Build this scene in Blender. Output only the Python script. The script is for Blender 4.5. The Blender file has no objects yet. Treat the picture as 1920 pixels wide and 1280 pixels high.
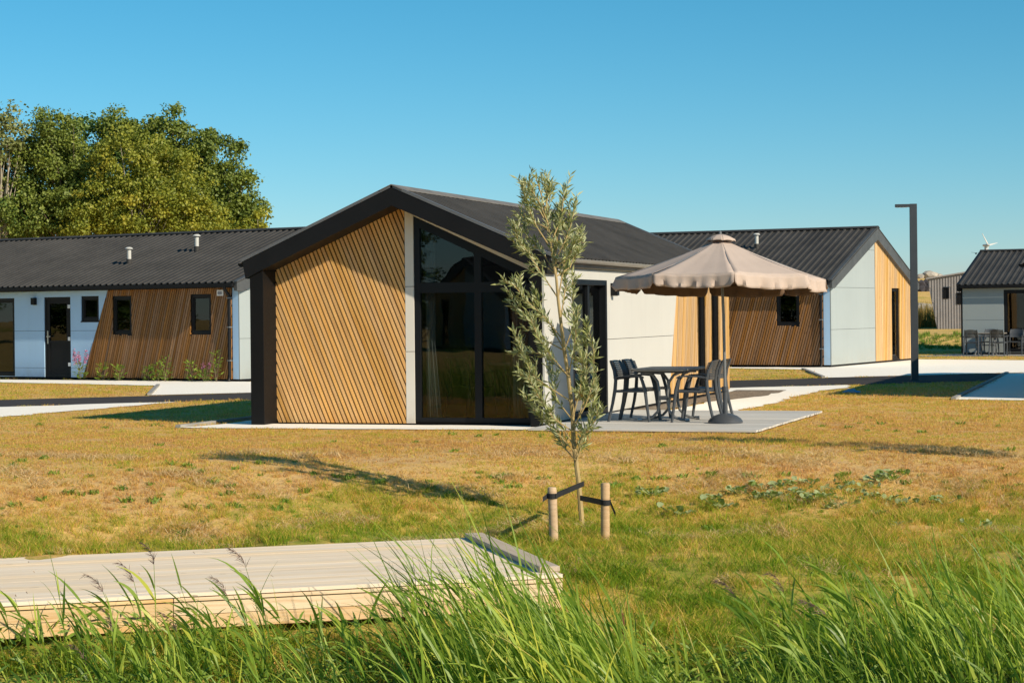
import bpy, bmesh, math, random
import numpy as np
from mathutils import Vector, Matrix

# ------------------------------------------------------------------ camera, sky, sun, exposure
R = math.radians
sc = bpy.context.scene
col = sc.collection
random.seed(7)
rng = np.random.default_rng(7)
EYE = 1.59
SUN_EL, SUN_AZ = R(30.8), R(130)          # azimuth clockwise from +Y
cam_d = bpy.data.cameras.new('camera')
cam_d.sensor_width = 36.0
cam_d.lens = 36.0 * 3800 / 1920
cam_d.shift_y = -(640 - 586.3) / 1920
cam_d.clip_start = 0.1
cam_d.clip_end = 9000
cam = bpy.data.objects.new('camera', cam_d)
col.objects.link(cam)
cam.matrix_world = Matrix.Translation((0, 0, EYE)) @ Matrix.Rotation(R(90), 4, 'X') @ Matrix.Rotation(-0.0102, 4, 'Z')
sc.camera = cam

world = bpy.data.worlds.new('World')
sc.world = world
world.use_nodes = True
wn = world.node_tree
wn.nodes.clear()
w_out = wn.nodes.new('ShaderNodeOutputWorld')
w_bg = wn.nodes.new('ShaderNodeBackground')
w_sky = wn.nodes.new('ShaderNodeTexSky')
w_sky.sky_type = 'NISHITA'
w_sky.sun_disc = False
w_sky.sun_elevation = SUN_EL
w_sky.sun_rotation = SUN_AZ
w_sky.altitude = 800
w_sky.air_density = 1.0
w_sky.dust_density = 0.05
w_sky.ozone_density = 7.5
w_bg.inputs['Strength'].default_value = 0.092
w_hs = wn.nodes.new('ShaderNodeHueSaturation')
w_hs.inputs['Saturation'].default_value = 1.18
w_hs.inputs['Hue'].default_value = 0.474
wn.links.new(w_sky.outputs[0], w_hs.inputs['Color'])
wn.links.new(w_hs.outputs[0], w_bg.inputs['Color'])
wn.links.new(w_bg.outputs[0], w_out.inputs['Surface'])

sun_d = bpy.data.lights.new('sun', 'SUN')
sun_d.energy = 5.0
sun_d.angle = R(0.53)
sun_d.color = (1.0, 0.88, 0.69)
sun = bpy.data.objects.new('sun', sun_d)
col.objects.link(sun)
sdir = Vector((math.sin(SUN_AZ) * math.cos(SUN_EL), math.cos(SUN_AZ) * math.cos(SUN_EL), math.sin(SUN_EL)))
sun.rotation_euler = sdir.to_track_quat('Z', 'Y').to_euler()
sun.location = (20, -10, 30)

sc.view_settings.view_transform = 'Standard'
sc.view_settings.look = 'None'
sc.view_settings.exposure = 0.2
sc.view_settings.gamma = 1.0
sc.render.engine = 'CYCLES'
sc.cycles.max_bounces = 8
sc.cycles.transparent_max_bounces = 12

# ------------------------------------------------------------------ material helpers
class NT:
    def __init__(s, name):
        s.m = bpy.data.materials.new(name)
        s.m.use_nodes = True
        s.t = s.m.node_tree
        s.t.nodes.clear()
        s.out = s.t.nodes.new('ShaderNodeOutputMaterial')
    def n(s, typ, **kw):
        nd = s.t.nodes.new(typ)
        for k, v in kw.items():
            if isinstance(v, (int, float, str, bool)) and hasattr(nd, k) and k not in nd.inputs:
                setattr(nd, k, v)
            else:
                s.set(nd, k, v)
        return nd
    def set(s, nd, k, v):
        i = nd.inputs[k]
        if isinstance(v, bpy.types.NodeSocket):
            s.t.links.new(v, i)
        else:
            i.default_value = v
    def pos(s, scale=(1, 1, 1), obj=True, off=None):
        if obj:
            v = s.n('ShaderNodeTexCoord').outputs['Object']
        else:
            v = s.n('ShaderNodeNewGeometry').outputs['Position']
        mp = s.n('ShaderNodeMapping')
        s.set(mp, 'Vector', v)
        mp.inputs['Scale'].default_value = scale
        if off is not None:
            s.set(mp, 'Location', off)
        return mp.outputs[0]
    def noise(s, vec, scale, detail=4, rough=0.55, dist=0.0):
        nd = s.n('ShaderNodeTexNoise')
        s.set(nd, 'Vector', vec)
        nd.inputs['Scale'].default_value = scale
        nd.inputs['Detail'].default_value = detail
        nd.inputs['Roughness'].default_value = rough
        nd.inputs['Distortion'].default_value = dist
        return nd.outputs['Fac']
    def ramp(s, fac, stops):
        r = s.n('ShaderNodeValToRGB')
        s.set(r, 'Fac', fac)
        e = r.color_ramp.elements
        while len(e) < len(stops):
            e.new(0.5)
        for el, (p, c) in zip(e, stops):
            el.position = p
            el.color = (c[0], c[1], c[2], 1) if len(c) == 3 else c
        return r.outputs['Color']
    def f(s, op, a, b=0.0, c=0.0, clamp=False):
        m = s.n('ShaderNodeMath')
        m.operation = op
        m.use_clamp = clamp
        for i, v in enumerate((a, b, c)):
            if isinstance(v, bpy.types.NodeSocket):
                s.t.links.new(v, m.inputs[i])
            else:
                m.inputs[i].default_value = v
        return m.outputs[0]
    def mix(s, fac, a, b, mode='MIX'):
        m = s.n('ShaderNodeMix')
        m.data_type = 'RGBA'
        m.blend_type = mode
        for idx, v in ((0, fac), (6, a), (7, b)):
            if isinstance(v, bpy.types.NodeSocket):
                s.t.links.new(v, m.inputs[idx])
            elif idx == 0:
                m.inputs[0].default_value = v
            else:
                m.inputs[idx].default_value = (v[0], v[1], v[2], 1)
        return m.outputs[2]
    def rnd(s):
        return s.n('ShaderNodeObjectInfo').outputs['Random']
    def bump(s, h, strength=0.3, dist=0.01):
        b = s.n('ShaderNodeBump')
        s.set(b, 'Height', h)
        b.inputs['Strength'].default_value = strength
        b.inputs['Distance'].default_value = dist
        return b.outputs['Normal']
    def principled(s, color, rough=0.6, spec=0.4, metal=0.0, normal=None):
        p = s.n('ShaderNodeBsdfPrincipled')
        if isinstance(color, bpy.types.NodeSocket):
            s.t.links.new(color, p.inputs['Base Color'])
        else:
            p.inputs['Base Color'].default_value = (color[0], color[1], color[2], 1)
        s.set(p, 'Roughness', rough)
        p.inputs['Specular IOR Level'].default_value = spec
        p.inputs['Metallic'].default_value = metal
        if normal is not None:
            s.t.links.new(normal, p.inputs['Normal'])
        return p.outputs[0]
    def done(s, sh):
        s.t.links.new(sh, s.out.inputs['Surface'])
        return s.m

def m_plain(name, c, rough=0.5, spec=0.4, metal=0.0, var=0.12, scale=3.0, bump=0.0, bscale=40):
    k = NT(name)
    a = k.noise(k.pos(obj=False), scale, 5)
    b = k.noise(k.pos(obj=False), scale * 9, 3)
    fac = k.f('ADD', k.f('MULTIPLY', a, 0.7), k.f('MULTIPLY', b, 0.3))
    lo = tuple(x * (1 - var) for x in c)
    hi = tuple(min(1, x * (1 + var)) for x in c)
    cc = k.ramp(fac, [(0.3, lo), (0.7, hi)])
    nm = k.bump(k.noise(k.pos(obj=False), bscale, 4), bump, 0.004) if bump else None
    r = k.f('MULTIPLY_ADD', b, 0.2, rough - 0.1)
    return k.done(k.principled(cc, r, spec, metal, nm))

def m_wood(name, c1, c2, c3, rough=0.6, rvar=0.5, knots=True, gloss=0.3, svar=0.3):
    """boards: grain runs along object X"""
    k = NT(name)
    rnd = k.rnd()
    off = k.n('ShaderNodeCombineXYZ')
    k.set(off, 0, k.f('MULTIPLY', rnd, 37.0)); k.set(off, 1, k.f('MULTIPLY', rnd, 91.0)); k.set(off, 2, k.f('MULTIPLY', rnd, 13.0))
    v = k.pos((1.3, 22, 22), True, off.outputs[0])
    g = k.noise(v, 1.6, 6, 0.6, 0.6)
    v2 = k.pos((0.5, 3, 3), True, off.outputs[0])
    g2 = k.noise(v2, 1.2, 3)
    base = k.ramp(g, [(0.25, c3), (0.5, c1), (0.78, c2)])
    base = k.mix(k.f('MULTIPLY', k.f('SUBTRACT', g2, 0.35, clamp=True), 1.3, clamp=True), base, c3)
    hs = k.n('ShaderNodeHueSaturation')
    k.set(hs, 'Color', base)
    k.set(hs, 'Value', k.f('MULTIPLY_ADD', rnd, rvar, 1 - rvar * 0.55))
    k.set(hs, 'Saturation', k.f('MULTIPLY_ADD', k.f('FRACT', k.f('MULTIPLY', rnd, 7.3)), svar, 1.0 - svar * 0.6))
    cc = hs.outputs[0]
    if knots:
        vo = k.n('ShaderNodeTexVoronoi')
        k.set(vo, 'Vector', k.pos((2.0, 7, 7), True, off.outputs[0]))
        vo.inputs['Scale'].default_value = 1.0
        kn = k.f('LESS_THAN', vo.outputs['Distance'], 0.085)
        cc = k.mix(k.f('MULTIPLY', kn, 0.55), cc, tuple(x * 0.28 for x in c3))
    nm = k.bump(g, 0.25, 0.003)
    return k.done(k.principled(cc, rough, gloss, 0, nm))

def m_glass(name, tint=(0.55, 0.58, 0.58), ior=1.5):
    k = NT(name)
    ge = k.n('ShaderNodeNewGeometry'); dt_ = k.n('ShaderNodeVectorMath'); dt_.operation = 'DOT_PRODUCT'
    k.t.links.new(ge.outputs['Incoming'], dt_.inputs[0]); k.t.links.new(ge.outputs['Normal'], dt_.inputs[1])
    cs_ = k.f('ABSOLUTE', dt_.outputs['Value'])
    fr = k.f('MULTIPLY_ADD', k.f('POWER', k.f('SUBTRACT', 1.0, cs_, clamp=True), 5.0), 0.96, 0.04)
    tr = k.n('ShaderNodeBsdfTransparent'); tr.inputs['Color'].default_value = (*tint, 1)
    gl = k.n('ShaderNodeBsdfGlossy'); gl.inputs['Roughness'].default_value = 0.008
    gl.inputs['Color'].default_value = (0.9, 0.93, 0.93, 1)
    nm = k.bump(k.noise(k.pos(obj=False), 1.1, 2), 0.05, 0.02)
    k.t.links.new(nm, gl.inputs['Normal'])
    mx = k.n('ShaderNodeMixShader')
    k.set(mx, 'Fac', k.f('MULTIPLY', fr, 1.2, clamp=True))
    k.t.links.new(tr.outputs[0], mx.inputs[1]); k.t.links.new(gl.outputs[0], mx.inputs[2])
    return k.done(mx.outputs[0])

def m_leaf(name, stops, trans=0.35, rough=0.5, patch=None, back=None, spec=0.35, pscale=0.7):
    """foliage coloured by the per-leaf attribute rnd"""
    k = NT(name)
    at = k.n('ShaderNodeAttribute'); at.attribute_name = 'rnd'
    fac = at.outputs['Fac']
    n = k.noise(k.pos(obj=False), pscale, 3)
    fac = k.f('ADD', k.f('MULTIPLY', fac, 0.7), k.f('MULTIPLY', k.f('SUBTRACT', n, 0.35), 0.9), clamp=True)
    c = k.ramp(fac, stops)
    if back is not None:
        bf = k.n('ShaderNodeNewGeometry').outputs['Backfacing']
        c = k.mix(bf, c, back)
    p = k.principled(c, rough, spec)
    tl = k.n('ShaderNodeBsdfTranslucent')
    k.set(tl, 'Color', k.mix(1.0, c, (1.0, 1.05, 0.55), 'MULTIPLY'))
    mx = k.n('ShaderNodeMixShader'); mx.inputs[0].default_value = trans
    k.t.links.new(p, mx.inputs[1]); k.t.links.new(tl.outputs[0], mx.inputs[2])
    return k.done(mx.outputs[0])

DRY, DRY2, OLIVE, GREEN, DEEP = (0.90, 0.56, 0.19), (0.56, 0.31, 0.12), (0.66, 0.48, 0.085), (0.42, 0.50, 0.035), (0.18, 0.31, 0.02)
def grass_field(k):
    """value 0 (dry straw) .. 1 (lush): where the lawn stays green, in world space"""
    v = k.pos(obj=False)
    a = k.noise(v, 0.35, 3, 0.6)
    b = k.noise(v, 1.7, 4, 0.65)
    c_ = k.noise(v, 8.0, 3, 0.6)
    sep = k.n('ShaderNodeSeparateXYZ'); k.set(sep, 0, k.n('ShaderNodeNewGeometry').outputs['Position'])
    low = k.n('ShaderNodeMapRange'); k.set(low, 'Value', sep.outputs[2])
    for i, x in zip(('From Min', 'From Max', 'To Min', 'To Max'), (-0.62, -0.12, 0.50, 0.0)):
        low.inputs[i].default_value = x
    far = k.n('ShaderNodeMapRange'); k.set(far, 'Value', sep.outputs[1])
    for i, x in zip(('From Min', 'From Max', 'To Min', 'To Max'), (27.0, 48.0, 0.0, 0.16)):
        far.inputs[i].default_value = x
    s = k.f('ADD', k.f('MULTIPLY', k.f('SUBTRACT', a, 0.5), 0.9), k.f('ADD', k.f('MULTIPLY', k.f('SUBTRACT', b, 0.5), 1.25), k.f('MULTIPLY', k.f('SUBTRACT', c_, 0.5), 0.95)))
    s = k.f('ADD', s, k.f('ADD', low.outputs[0], far.outputs[0]))
    return k.f('ADD', s, 0.25, clamp=True)

def m_ground():
    k = NT('dry_lawn_soil')
    g = grass_field(k)
    v = k.pos(obj=False)
    fine = k.noise(v, 38, 5, 0.7)
    mid = k.noise(v, 6, 4, 0.6)
    c = k.ramp(g, [(0.0, (0.70, 0.45, 0.20)), (0.35, (0.78, 0.50, 0.17)), (0.6, (0.56, 0.41, 0.095)), (1.0, (0.25, 0.29, 0.04))])
    c = k.mix(k.f('MULTIPLY', k.f('SUBTRACT', fine, 0.42, clamp=True), 2.2, clamp=True), c, (0.24, 0.15, 0.06))
    bare = k.f('MULTIPLY', k.f('SUBTRACT', mid, 0.60, clamp=True), 5.0, clamp=True)
    c = k.mix(k.f('MULTIPLY', bare, 0.7), c, (0.40, 0.29, 0.19))
    nm = k.bump(fine, 0.6, 0.03)
    return k.done(k.principled(c, 0.95, 0.1, 0, nm))

def m_blade(name, shift=0.0, trans=0.5):
    k = NT(name)
    g = grass_field(k)
    rnd = k.rnd()
    at = k.n('ShaderNodeAttribute'); at.attribute_name = 'rnd'
    f = k.f('ADD', g, k.f('MULTIPLY', k.f('SUBTRACT', rnd, 0.5), 0.30))
    f = k.f('ADD', f, k.f('MULTIPLY', k.f('SUBTRACT', at.outputs['Fac'], 0.5), 0.72))
    f = k.f('ADD', f, shift, clamp=True)
    c = k.ramp(f, [(0.0, DRY2), (0.22, DRY), (0.48, OLIVE), (0.72, GREEN), (1.0, DEEP)])
    p = k.principled(c, 0.6, 0.2)
    tl = k.n('ShaderNodeBsdfTranslucent'); k.set(tl, 'Color', c)
    mx = k.n('ShaderNodeMixShader'); mx.inputs[0].default_value = trans
    k.t.links.new(p, mx.inputs[1]); k.t.links.new(tl.outputs[0], mx.inputs[2])
    return k.done(mx.outputs[0])

def m_panel(name, c):
    k = NT(name)
    p = k.n('ShaderNodeNewGeometry').outputs['Position']
    sep = k.n('ShaderNodeSeparateXYZ'); k.set(sep, 0, p)
    big = k.noise(k.pos(obj=False), 0.7, 4)
    streak = k.noise(k.pos((7, 7, 0.35), obj=False), 1.0, 5, 0.65)
    splash = k.noise(k.pos(obj=False), 5.0, 5, 0.7)
    base = k.ramp(big, [(0.3, tuple(x * 0.965 for x in c)), (0.7, tuple(min(1, x * 1.03) for x in c))])
    base = k.mix(k.f('MULTIPLY', k.f('SUBTRACT', streak, 0.5, clamp=True), 0.55, clamp=True), base, tuple(x * 0.72 for x in c))
    low = k.n('ShaderNodeMapRange'); k.set(low, 'Value', sep.outputs[2])
    for i, x in zip(('From Min', 'From Max', 'To Min', 'To Max'), (0.05, 0.55, 0.85, 0.0)):
        low.inputs[i].default_value = x
    base = k.mix(k.f('MULTIPLY', low.outputs[0], k.f('SUBTRACT', splash, 0.28, clamp=True), clamp=True), base, (0.36, 0.30, 0.22))
    nm = k.bump(big, 0.08, 0.02)
    return k.done(k.principled(base, 0.5, 0.3, 0, nm))

def m_gravel(name, cols, scale=45, bs=0.7):
    k = NT(name)
    v = k.pos(obj=False)
    vo = k.n('ShaderNodeTexVoronoi'); k.set(vo, 'Vector', v); vo.inputs['Scale'].default_value = scale
    sep = k.n('ShaderNodeSeparateColor'); k.set(sep, 0, vo.outputs['Color'])
    c = k.ramp(sep.outputs[0], [(0.0, cols[0]), (0.5, cols[1]), (1.0, cols[2])])
    c = k.mix(k.f('MULTIPLY', k.f('SUBTRACT', k.noise(v, 2.5, 5), 0.35, clamp=True), 0.8), c, cols[0])
    nm = k.bump(k.f('SUBTRACT', 1.0, vo.outputs['Distance']), bs, 0.012)
    return k.done(k.principled(c, 0.9, 0.15, 0, nm))

MATS = dict(
    black=m_plain('black_aluminium', (0.008, 0.008, 0.009), 0.5, 0.25, var=0.2),
    black_matt=m_plain('black_cladding', (0.006, 0.006, 0.0065), 0.55, 0.22, var=0.25, bump=0.1),
    frame=m_plain('anthracite_window_frame', (0.007, 0.008, 0.010), 0.42, 0.3, var=0.15),
    roof=m_plain('dark_roof_sheet', (0.046, 0.043, 0.040), 0.65, 0.25, var=0.35, scale=1.2),
    trim=m_plain('grey_verge_trim', (0.12, 0.125, 0.135), 0.4, 0.5, var=0.15),
    barge=m_plain('grey_barge_board', (0.075, 0.078, 0.08), 0.5, 0.4, var=0.25),
    ridge=m_plain('pale_ridge_sheet', (0.17, 0.155, 0.14), 0.6, 0.3, var=0.3),  # ridge caps paler than the roof: sunlit look put into the colour
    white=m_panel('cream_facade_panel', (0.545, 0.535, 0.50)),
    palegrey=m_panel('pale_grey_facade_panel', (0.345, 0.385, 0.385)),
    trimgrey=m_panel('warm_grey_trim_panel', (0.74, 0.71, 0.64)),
    bluewhite=m_panel('sky_tinted_white_panel', (0.44, 0.66, 0.90)),  # white panels, with the blue sky light on them put into the colour
    membrane=m_plain('dark_wall_membrane', (0.018, 0.015, 0.012), 0.9, 0.1),
    inner=m_plain('interior_plaster', (0.20, 0.195, 0.185), 0.8, 0.2),
    floor=m_plain('interior_floor', (0.075, 0.065, 0.055), 0.5, 0.4),
    larch=m_wood('larch_board', (0.57, 0.345, 0.135), (0.66, 0.42, 0.185), (0.46, 0.255, 0.085), 0.6, 0.28),
    slat=m_wood('brightened_larch_slat', (0.79, 0.46, 0.17), (0.88, 0.56, 0.24), (0.60, 0.30, 0.09), 0.6, 0.24, svar=0.14),  # front slats coloured lighter to make up for the weak sun there
    larch_dark=m_wood('shaded_larch_board', (0.31, 0.155, 0.06), (0.38, 0.20, 0.085), (0.22, 0.10, 0.035), 0.6, 0.4),  # same larch, darkened in colour for grazing sun on the long fronts
    deck=m_wood('weathered_deck_board', (0.86, 0.69, 0.50), (0.92, 0.78, 0.60), (0.76, 0.59, 0.41), 0.75, 0.12, gloss=0.2),
    fascia=m_wood('fresh_softwood_beam', (0.74, 0.54, 0.32), (0.82, 0.64, 0.42), (0.60, 0.35, 0.15), 0.65, 0.25),
    grey_wood=m_wood('grey_weathered_wood', (0.33, 0.28, 0.23), (0.42, 0.36, 0.30), (0.22, 0.185, 0.15), 0.8, 0.2),
    kerb_wood=m_wood('brownish_grey_beam', (0.54, 0.45, 0.36), (0.62, 0.53, 0.43), (0.42, 0.34, 0.26), 0.8, 0.1),
    terrace=m_wood('grey_terrace_board', (0.60, 0.575, 0.53), (0.70, 0.67, 0.62), (0.44, 0.42, 0.39), 0.7, 0.34, knots=False),
    post=m_wood('stake_wood', (0.56, 0.36, 0.18), (0.66, 0.46, 0.26), (0.36, 0.21, 0.10), 0.8, 0.3),
    glass=m_glass('window_glass'),
    glass_dark=m_glass('tinted_window_glass', (0.22, 0.25, 0.26)),
    plastic=m_plain('dark_grey_plastic', (0.062, 0.068, 0.077), 0.42, 0.45, var=0.1),
    tabletop=m_plain('grey_laminate', (0.27, 0.24, 0.21), 0.45, 0.4, var=0.15),
    metal=m_plain('grey_painted_steel', (0.20, 0.205, 0.21), 0.35, 0.5, 0.3, var=0.1),
    chrome=m_plain('bare_steel', (0.55, 0.55, 0.54), 0.3, 0.5, 0.8, var=0.1),
    zinc=m_plain('zinc_gutter', (0.33, 0.32, 0.30), 0.45, 0.5, 0.4, var=0.15),
    pipe=m_plain('pale_vent_pipe', (0.55, 0.54, 0.50), 0.5, 0.4, var=0.1),
    lamp=m_plain('anthracite_mast', (0.055, 0.06, 0.066), 0.4, 0.5, var=0.1),
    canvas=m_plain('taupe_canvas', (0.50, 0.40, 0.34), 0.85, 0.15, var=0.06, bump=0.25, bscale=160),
    canvas_shade=m_plain('shaded_canvas_underside', (0.16, 0.105, 0.07), 0.9, 0.1, var=0.06),  # canopy shade put into the colour of the cloth's underside
    whitep=m_plain('white_plastic', (0.78, 0.78, 0.76), 0.4, 0.4, var=0.04),
    greyp=m_plain('grey_print', (0.28, 0.28, 0.32), 0.5, 0.3, var=0.1),
    strap=m_plain('black_rubber_strap', (0.02, 0.02, 0.022), 0.7, 0.3, var=0.2),
    asphalt=m_plain('asphalt', (0.050, 0.043, 0.040), 0.9, 0.2, var=0.22, scale=4, bump=0.4, bscale=90),
    kerb=m_plain('grey_edging', (0.30, 0.29, 0.27), 0.8, 0.2, var=0.15),
    shed=m_plain('grey_brown_cladding', (0.36, 0.335, 0.33), 0.7, 0.3, var=0.12),
    stone=m_plain('pale_boulder', (0.42, 0.37, 0.31), 0.9, 0.15, var=0.3, scale=1.5, bump=0.4),
    basalt=m_plain('dark_basalt', (0.06, 0.055, 0.06), 0.85, 0.2, var=0.35, scale=2.5),
    bark=m_plain('brown_bark', (0.20, 0.15, 0.105), 0.9, 0.15, var=0.3, scale=5, bump=0.4),
    palebark=m_plain('pale_bark', (0.40, 0.34, 0.26), 0.85, 0.15, var=0.25, scale=4, bump=0.3),
    willowbark=m_plain('willow_bark', (0.40, 0.29, 0.13), 0.7, 0.25, var=0.25, scale=8, bump=0.2),
    curtain=m_plain('grey_linen_curtain', (0.55, 0.54, 0.50), 0.9, 0.1, var=0.06),
    blue=m_plain('blue_plastic_film', (0.10, 0.32, 0.52), 0.4, 0.4, var=0.2),
    shade=m_plain('pale_lamp_shade', (0.55, 0.50, 0.42), 0.6, 0.3, var=0.05),
    soil=m_gravel('brown_soil', ((0.13, 0.10, 0.075), (0.24, 0.19, 0.14), (0.36, 0.30, 0.23)), 28),
    gravel=m_gravel('white_shell_gravel', ((0.90, 0.82, 0.71), (0.96, 0.90, 0.80), (0.97, 0.94, 0.87)), 45, 0.12),
    ground=m_ground(),
    blade=m_blade('lawn_blade'),
    bank=m_blade('bank_blade', 0.10),
    far_blade=m_leaf('tall_dry_grass', [(0.0, (0.30, 0.16, 0.045)), (0.5, (0.36, 0.25, 0.07)), (1.0, (0.16, 0.18, 0.04))], 0.3),
    reed=m_leaf('reed_leaf', [(0.0, (0.09, 0.165, 0.02)), (0.4, (0.24, 0.36, 0.045)), (0.72, (0.44, 0.55, 0.09)), (0.90, (0.68, 0.66, 0.09)), (1.0, (0.74, 0.55, 0.22))], 0.45, 0.4),
    under=m_leaf('water_herb_leaf', [(0.0, (0.06, 0.13, 0.018)), (0.6, (0.20, 0.31, 0.036)), (1.0, (0.40, 0.46, 0.07))], 0.3, 0.5),
    panicle=m_leaf('reed_panicle', [(0.0, (0.13, 0.075, 0.065)), (1.0, (0.28, 0.18, 0.14))], 0.2, 0.8),
    cattail=m_plain('brown_cattail', (0.13, 0.06, 0.03), 0.95, 0.1, var=0.2),
    willow=m_leaf('willow_leaf', [(0.0, (0.15, 0.18, 0.055)), (0.5, (0.29, 0.31, 0.11)), (1.0, (0.46, 0.45, 0.19))], 0.25, 0.45, back=(0.47, 0.49, 0.28)),
    tree_green=m_leaf('green_tree_leaf', [(0.0, (0.072, 0.128, 0.022)), (0.5, (0.193, 0.238, 0.045)), (1.0, (0.339, 0.388, 0.061))], 0.3),
    tree_yellow=m_leaf('yellowing_tree_leaf', [(0.0, (0.123, 0.175, 0.026)), (0.5, (0.299, 0.319, 0.044)), (0.85, (0.473, 0.421, 0.056)), (1.0, (0.534, 0.370, 0.052))], 0.35),
    tree_dark=m_leaf('dark_tree_leaf', [(0.0, (0.046, 0.093, 0.022)), (0.6, (0.118, 0.192, 0.034)), (1.0, (0.238, 0.297, 0.049))], 0.25),
    tree_pale=m_leaf('pale_tree_leaf', [(0.0, (0.16, 0.20, 0.06)), (1.0, (0.38, 0.38, 0.14))], 0.3),
    straw=m_leaf('flattened_straw', [(0.0, (0.50, 0.34, 0.16)), (1.0, (0.80, 0.60, 0.33))], 0.25, 0.6),
    weed=m_leaf('coltsfoot_leaf', [(0.0, (0.16, 0.25, 0.05)), (1.0, (0.38, 0.46, 0.16))], 0.3, 0.6, back=(0.36, 0.42, 0.20)),
    herb=m_leaf('herb_leaf', [(0.0, (0.10, 0.20, 0.025)), (1.0, (0.34, 0.44, 0.06))], 0.3, 0.5),
    petal=m_leaf('pink_petal', [(0.0, (0.42, 0.13, 0.28)), (1.0, (0.60, 0.26, 0.42))], 0.3, 0.6),
    turbine=m_plain('white_turbine', (0.55, 0.56, 0.57), 0.5, 0.3, var=0.03),
)
def m_water():
    k = NT('ditch_water')
    v = k.pos(obj=False)
    nm = k.bump(k.noise(v, 5, 3), 0.06, 0.03)
    return k.done(k.principled((0.010, 0.014, 0.012), 0.04, 0.5, 0, nm))
MATS['water'] = m_water()
M = MATS

# ------------------------------------------------------------------ mesh helpers
class MB:
    def __init__(s):
        s.v = []; s.f = []; s.r = []
    def quad(s, a, b, c, d):
        i = len(s.v); s.v += [tuple(a), tuple(b), tuple(c), tuple(d)]; s.f.append((i, i + 1, i + 2, i + 3))
    def hexa(s, p):       # 8 corners: bottom ring 0-3, top ring 4-7
        i = len(s.v); s.v += [tuple(q) for q in p]
        for f in ((0, 3, 2, 1), (4, 5, 6, 7), (0, 1, 5, 4), (1, 2, 6, 5), (2, 3, 7, 6), (3, 0, 4, 7)):
            s.f.append(tuple(i + j for j in f))
        return s
    def box(s, x0, x1, y0, y1, z0, z1):
        return s.hexa([(x0, y0, z0), (x1, y0, z0), (x1, y1, z0), (x0, y1, z0), (x0, y0, z1), (x1, y0, z1), (x1, y1, z1), (x0, y1, z1)])
    def fbox(s, F, s0, s1, z0, z1, n0, n1):
        P = F.pt
        return s.hexa([P(s0, z0, n0), P(s1, z0, n0), P(s1, z0, n1), P(s0, z0, n1), P(s0, z1, n0), P(s1, z1, n0), P(s1, z1, n1), P(s0, z1, n1)])
    def prism(s, pts, ext):
        ext = Vector(ext); n = len(pts); i = len(s.v)
        s.v += [tuple(p) for p in pts] + [tuple(Vector(p) + ext) for p in pts]
        s.f.append(tuple(range(i + n - 1, i - 1, -1))); s.f.append(tuple(range(i + n, i + 2 * n)))
        for k in range(n):
            j = (k + 1) % n
            s.f.append((i + k, i + j, i + n + j, i + n + k))
        return s
    def tube(s, pts, rad, n=8, cap=True):
        pts = [Vector(p) for p in pts]
        if not hasattr(rad, '__len__'):
            rad = [rad] * len(pts)
        i0 = len(s.v); prev = None
        for k, p in enumerate(pts):
            t = (pts[min(k + 1, len(pts) - 1)] - pts[max(k - 1, 0)])
            t.normalize()
            if prev is None:
                a = Vector((0, 0, 1)) if abs(t.z) < 0.9 else Vector((1, 0, 0))
                u = t.cross(a).normalized()
            else:
                u = (prev - t * prev.dot(t)).normalized()
            prev = u
            w = t.cross(u)
            for j in range(n):
                an = 2 * math.pi * j / n
                s.v.append(tuple(p + (u * math.cos(an) + w * math.sin(an)) * rad[k]))
        for k in range(len(pts) - 1):
            for j in range(n):
                a = i0 + k * n + j; b = i0 + k * n + (j + 1) % n
                s.f.append((a, b, b + n, a + n))
        if cap:
            s.f.append(tuple(i0 + j for j in reversed(range(n))))
            s.f.append(tuple(i0 + (len(pts) - 1) * n + j for j in range(n)))
        return s
    def lathe(s, prof, n=20, c=(0, 0, 0)):
        i0 = len(s.v)
        for r, z in prof:
            for j in range(n):
                an = 2 * math.pi * j / n
                s.v.append((c[0] + r * math.cos(an), c[1] + r * math.sin(an), c[2] + z))
        for k in range(len(prof) - 1):
            for j in range(n):
                a = i0 + k * n + j; b = i0 + k * n + (j + 1) % n
                s.f.append((a, b, b + n, a + n))
        s.f.append(tuple(i0 + j for j in reversed(range(n))))
        s.f.append(tuple(i0 + (len(prof) - 1) * n + j for j in range(n)))
        return s
    def mesh(s, name, mat, smooth=False):
        me = bpy.data.meshes.new(name)
        me.from_pydata(s.v, [], s.f)
        if mat:
            me.materials.append(mat)
        if smooth:
            me.polygons.foreach_set('use_smooth', [True] * len(me.polygons))
            me.set_sharp_from_angle(angle=R(38))
        if s.r:
            a = me.attributes.new('rnd', 'FLOAT', 'FACE'); a.data.foreach_set('value', s.r)
        me.update()
        return me
    def build(s, name, mat, parent=None, smooth=False, bevel=0.0):
        o = bpy.data.objects.new(name, s.mesh(name, mat, smooth))
        col.objects.link(o)
        if parent is not None:
            o.parent = parent
        if bevel:
            b = o.modifiers.new('bevel', 'BEVEL'); b.width = bevel; b.segments = 2; b.limit_method = 'ANGLE'
        return o

def tag(o, label=None, cat=None, group=None, kind=None):
    for k, v in (('label', label), ('category', cat), ('group', group), ('kind', kind)):
        if v:
            o[k] = v
    return o
def thing(name, label, cat, loc=(0, 0, 0), rz=0.0, group=None):
    o = bpy.data.objects.new(name, None)
    o.empty_display_size = 0.2
    col.objects.link(o)
    o.location = loc; o.rotation_euler = (0, 0, rz)
    return tag(o, label, cat, group)
def struct(o):
    o['kind'] = 'structure'
    return o
def copy_tree(o, parent=None):
    c = o.copy(); col.objects.link(c)
    if parent is not None:
        c.parent = parent
    for ch in list(o.children):
        copy_tree(ch, c)
    return c

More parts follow.
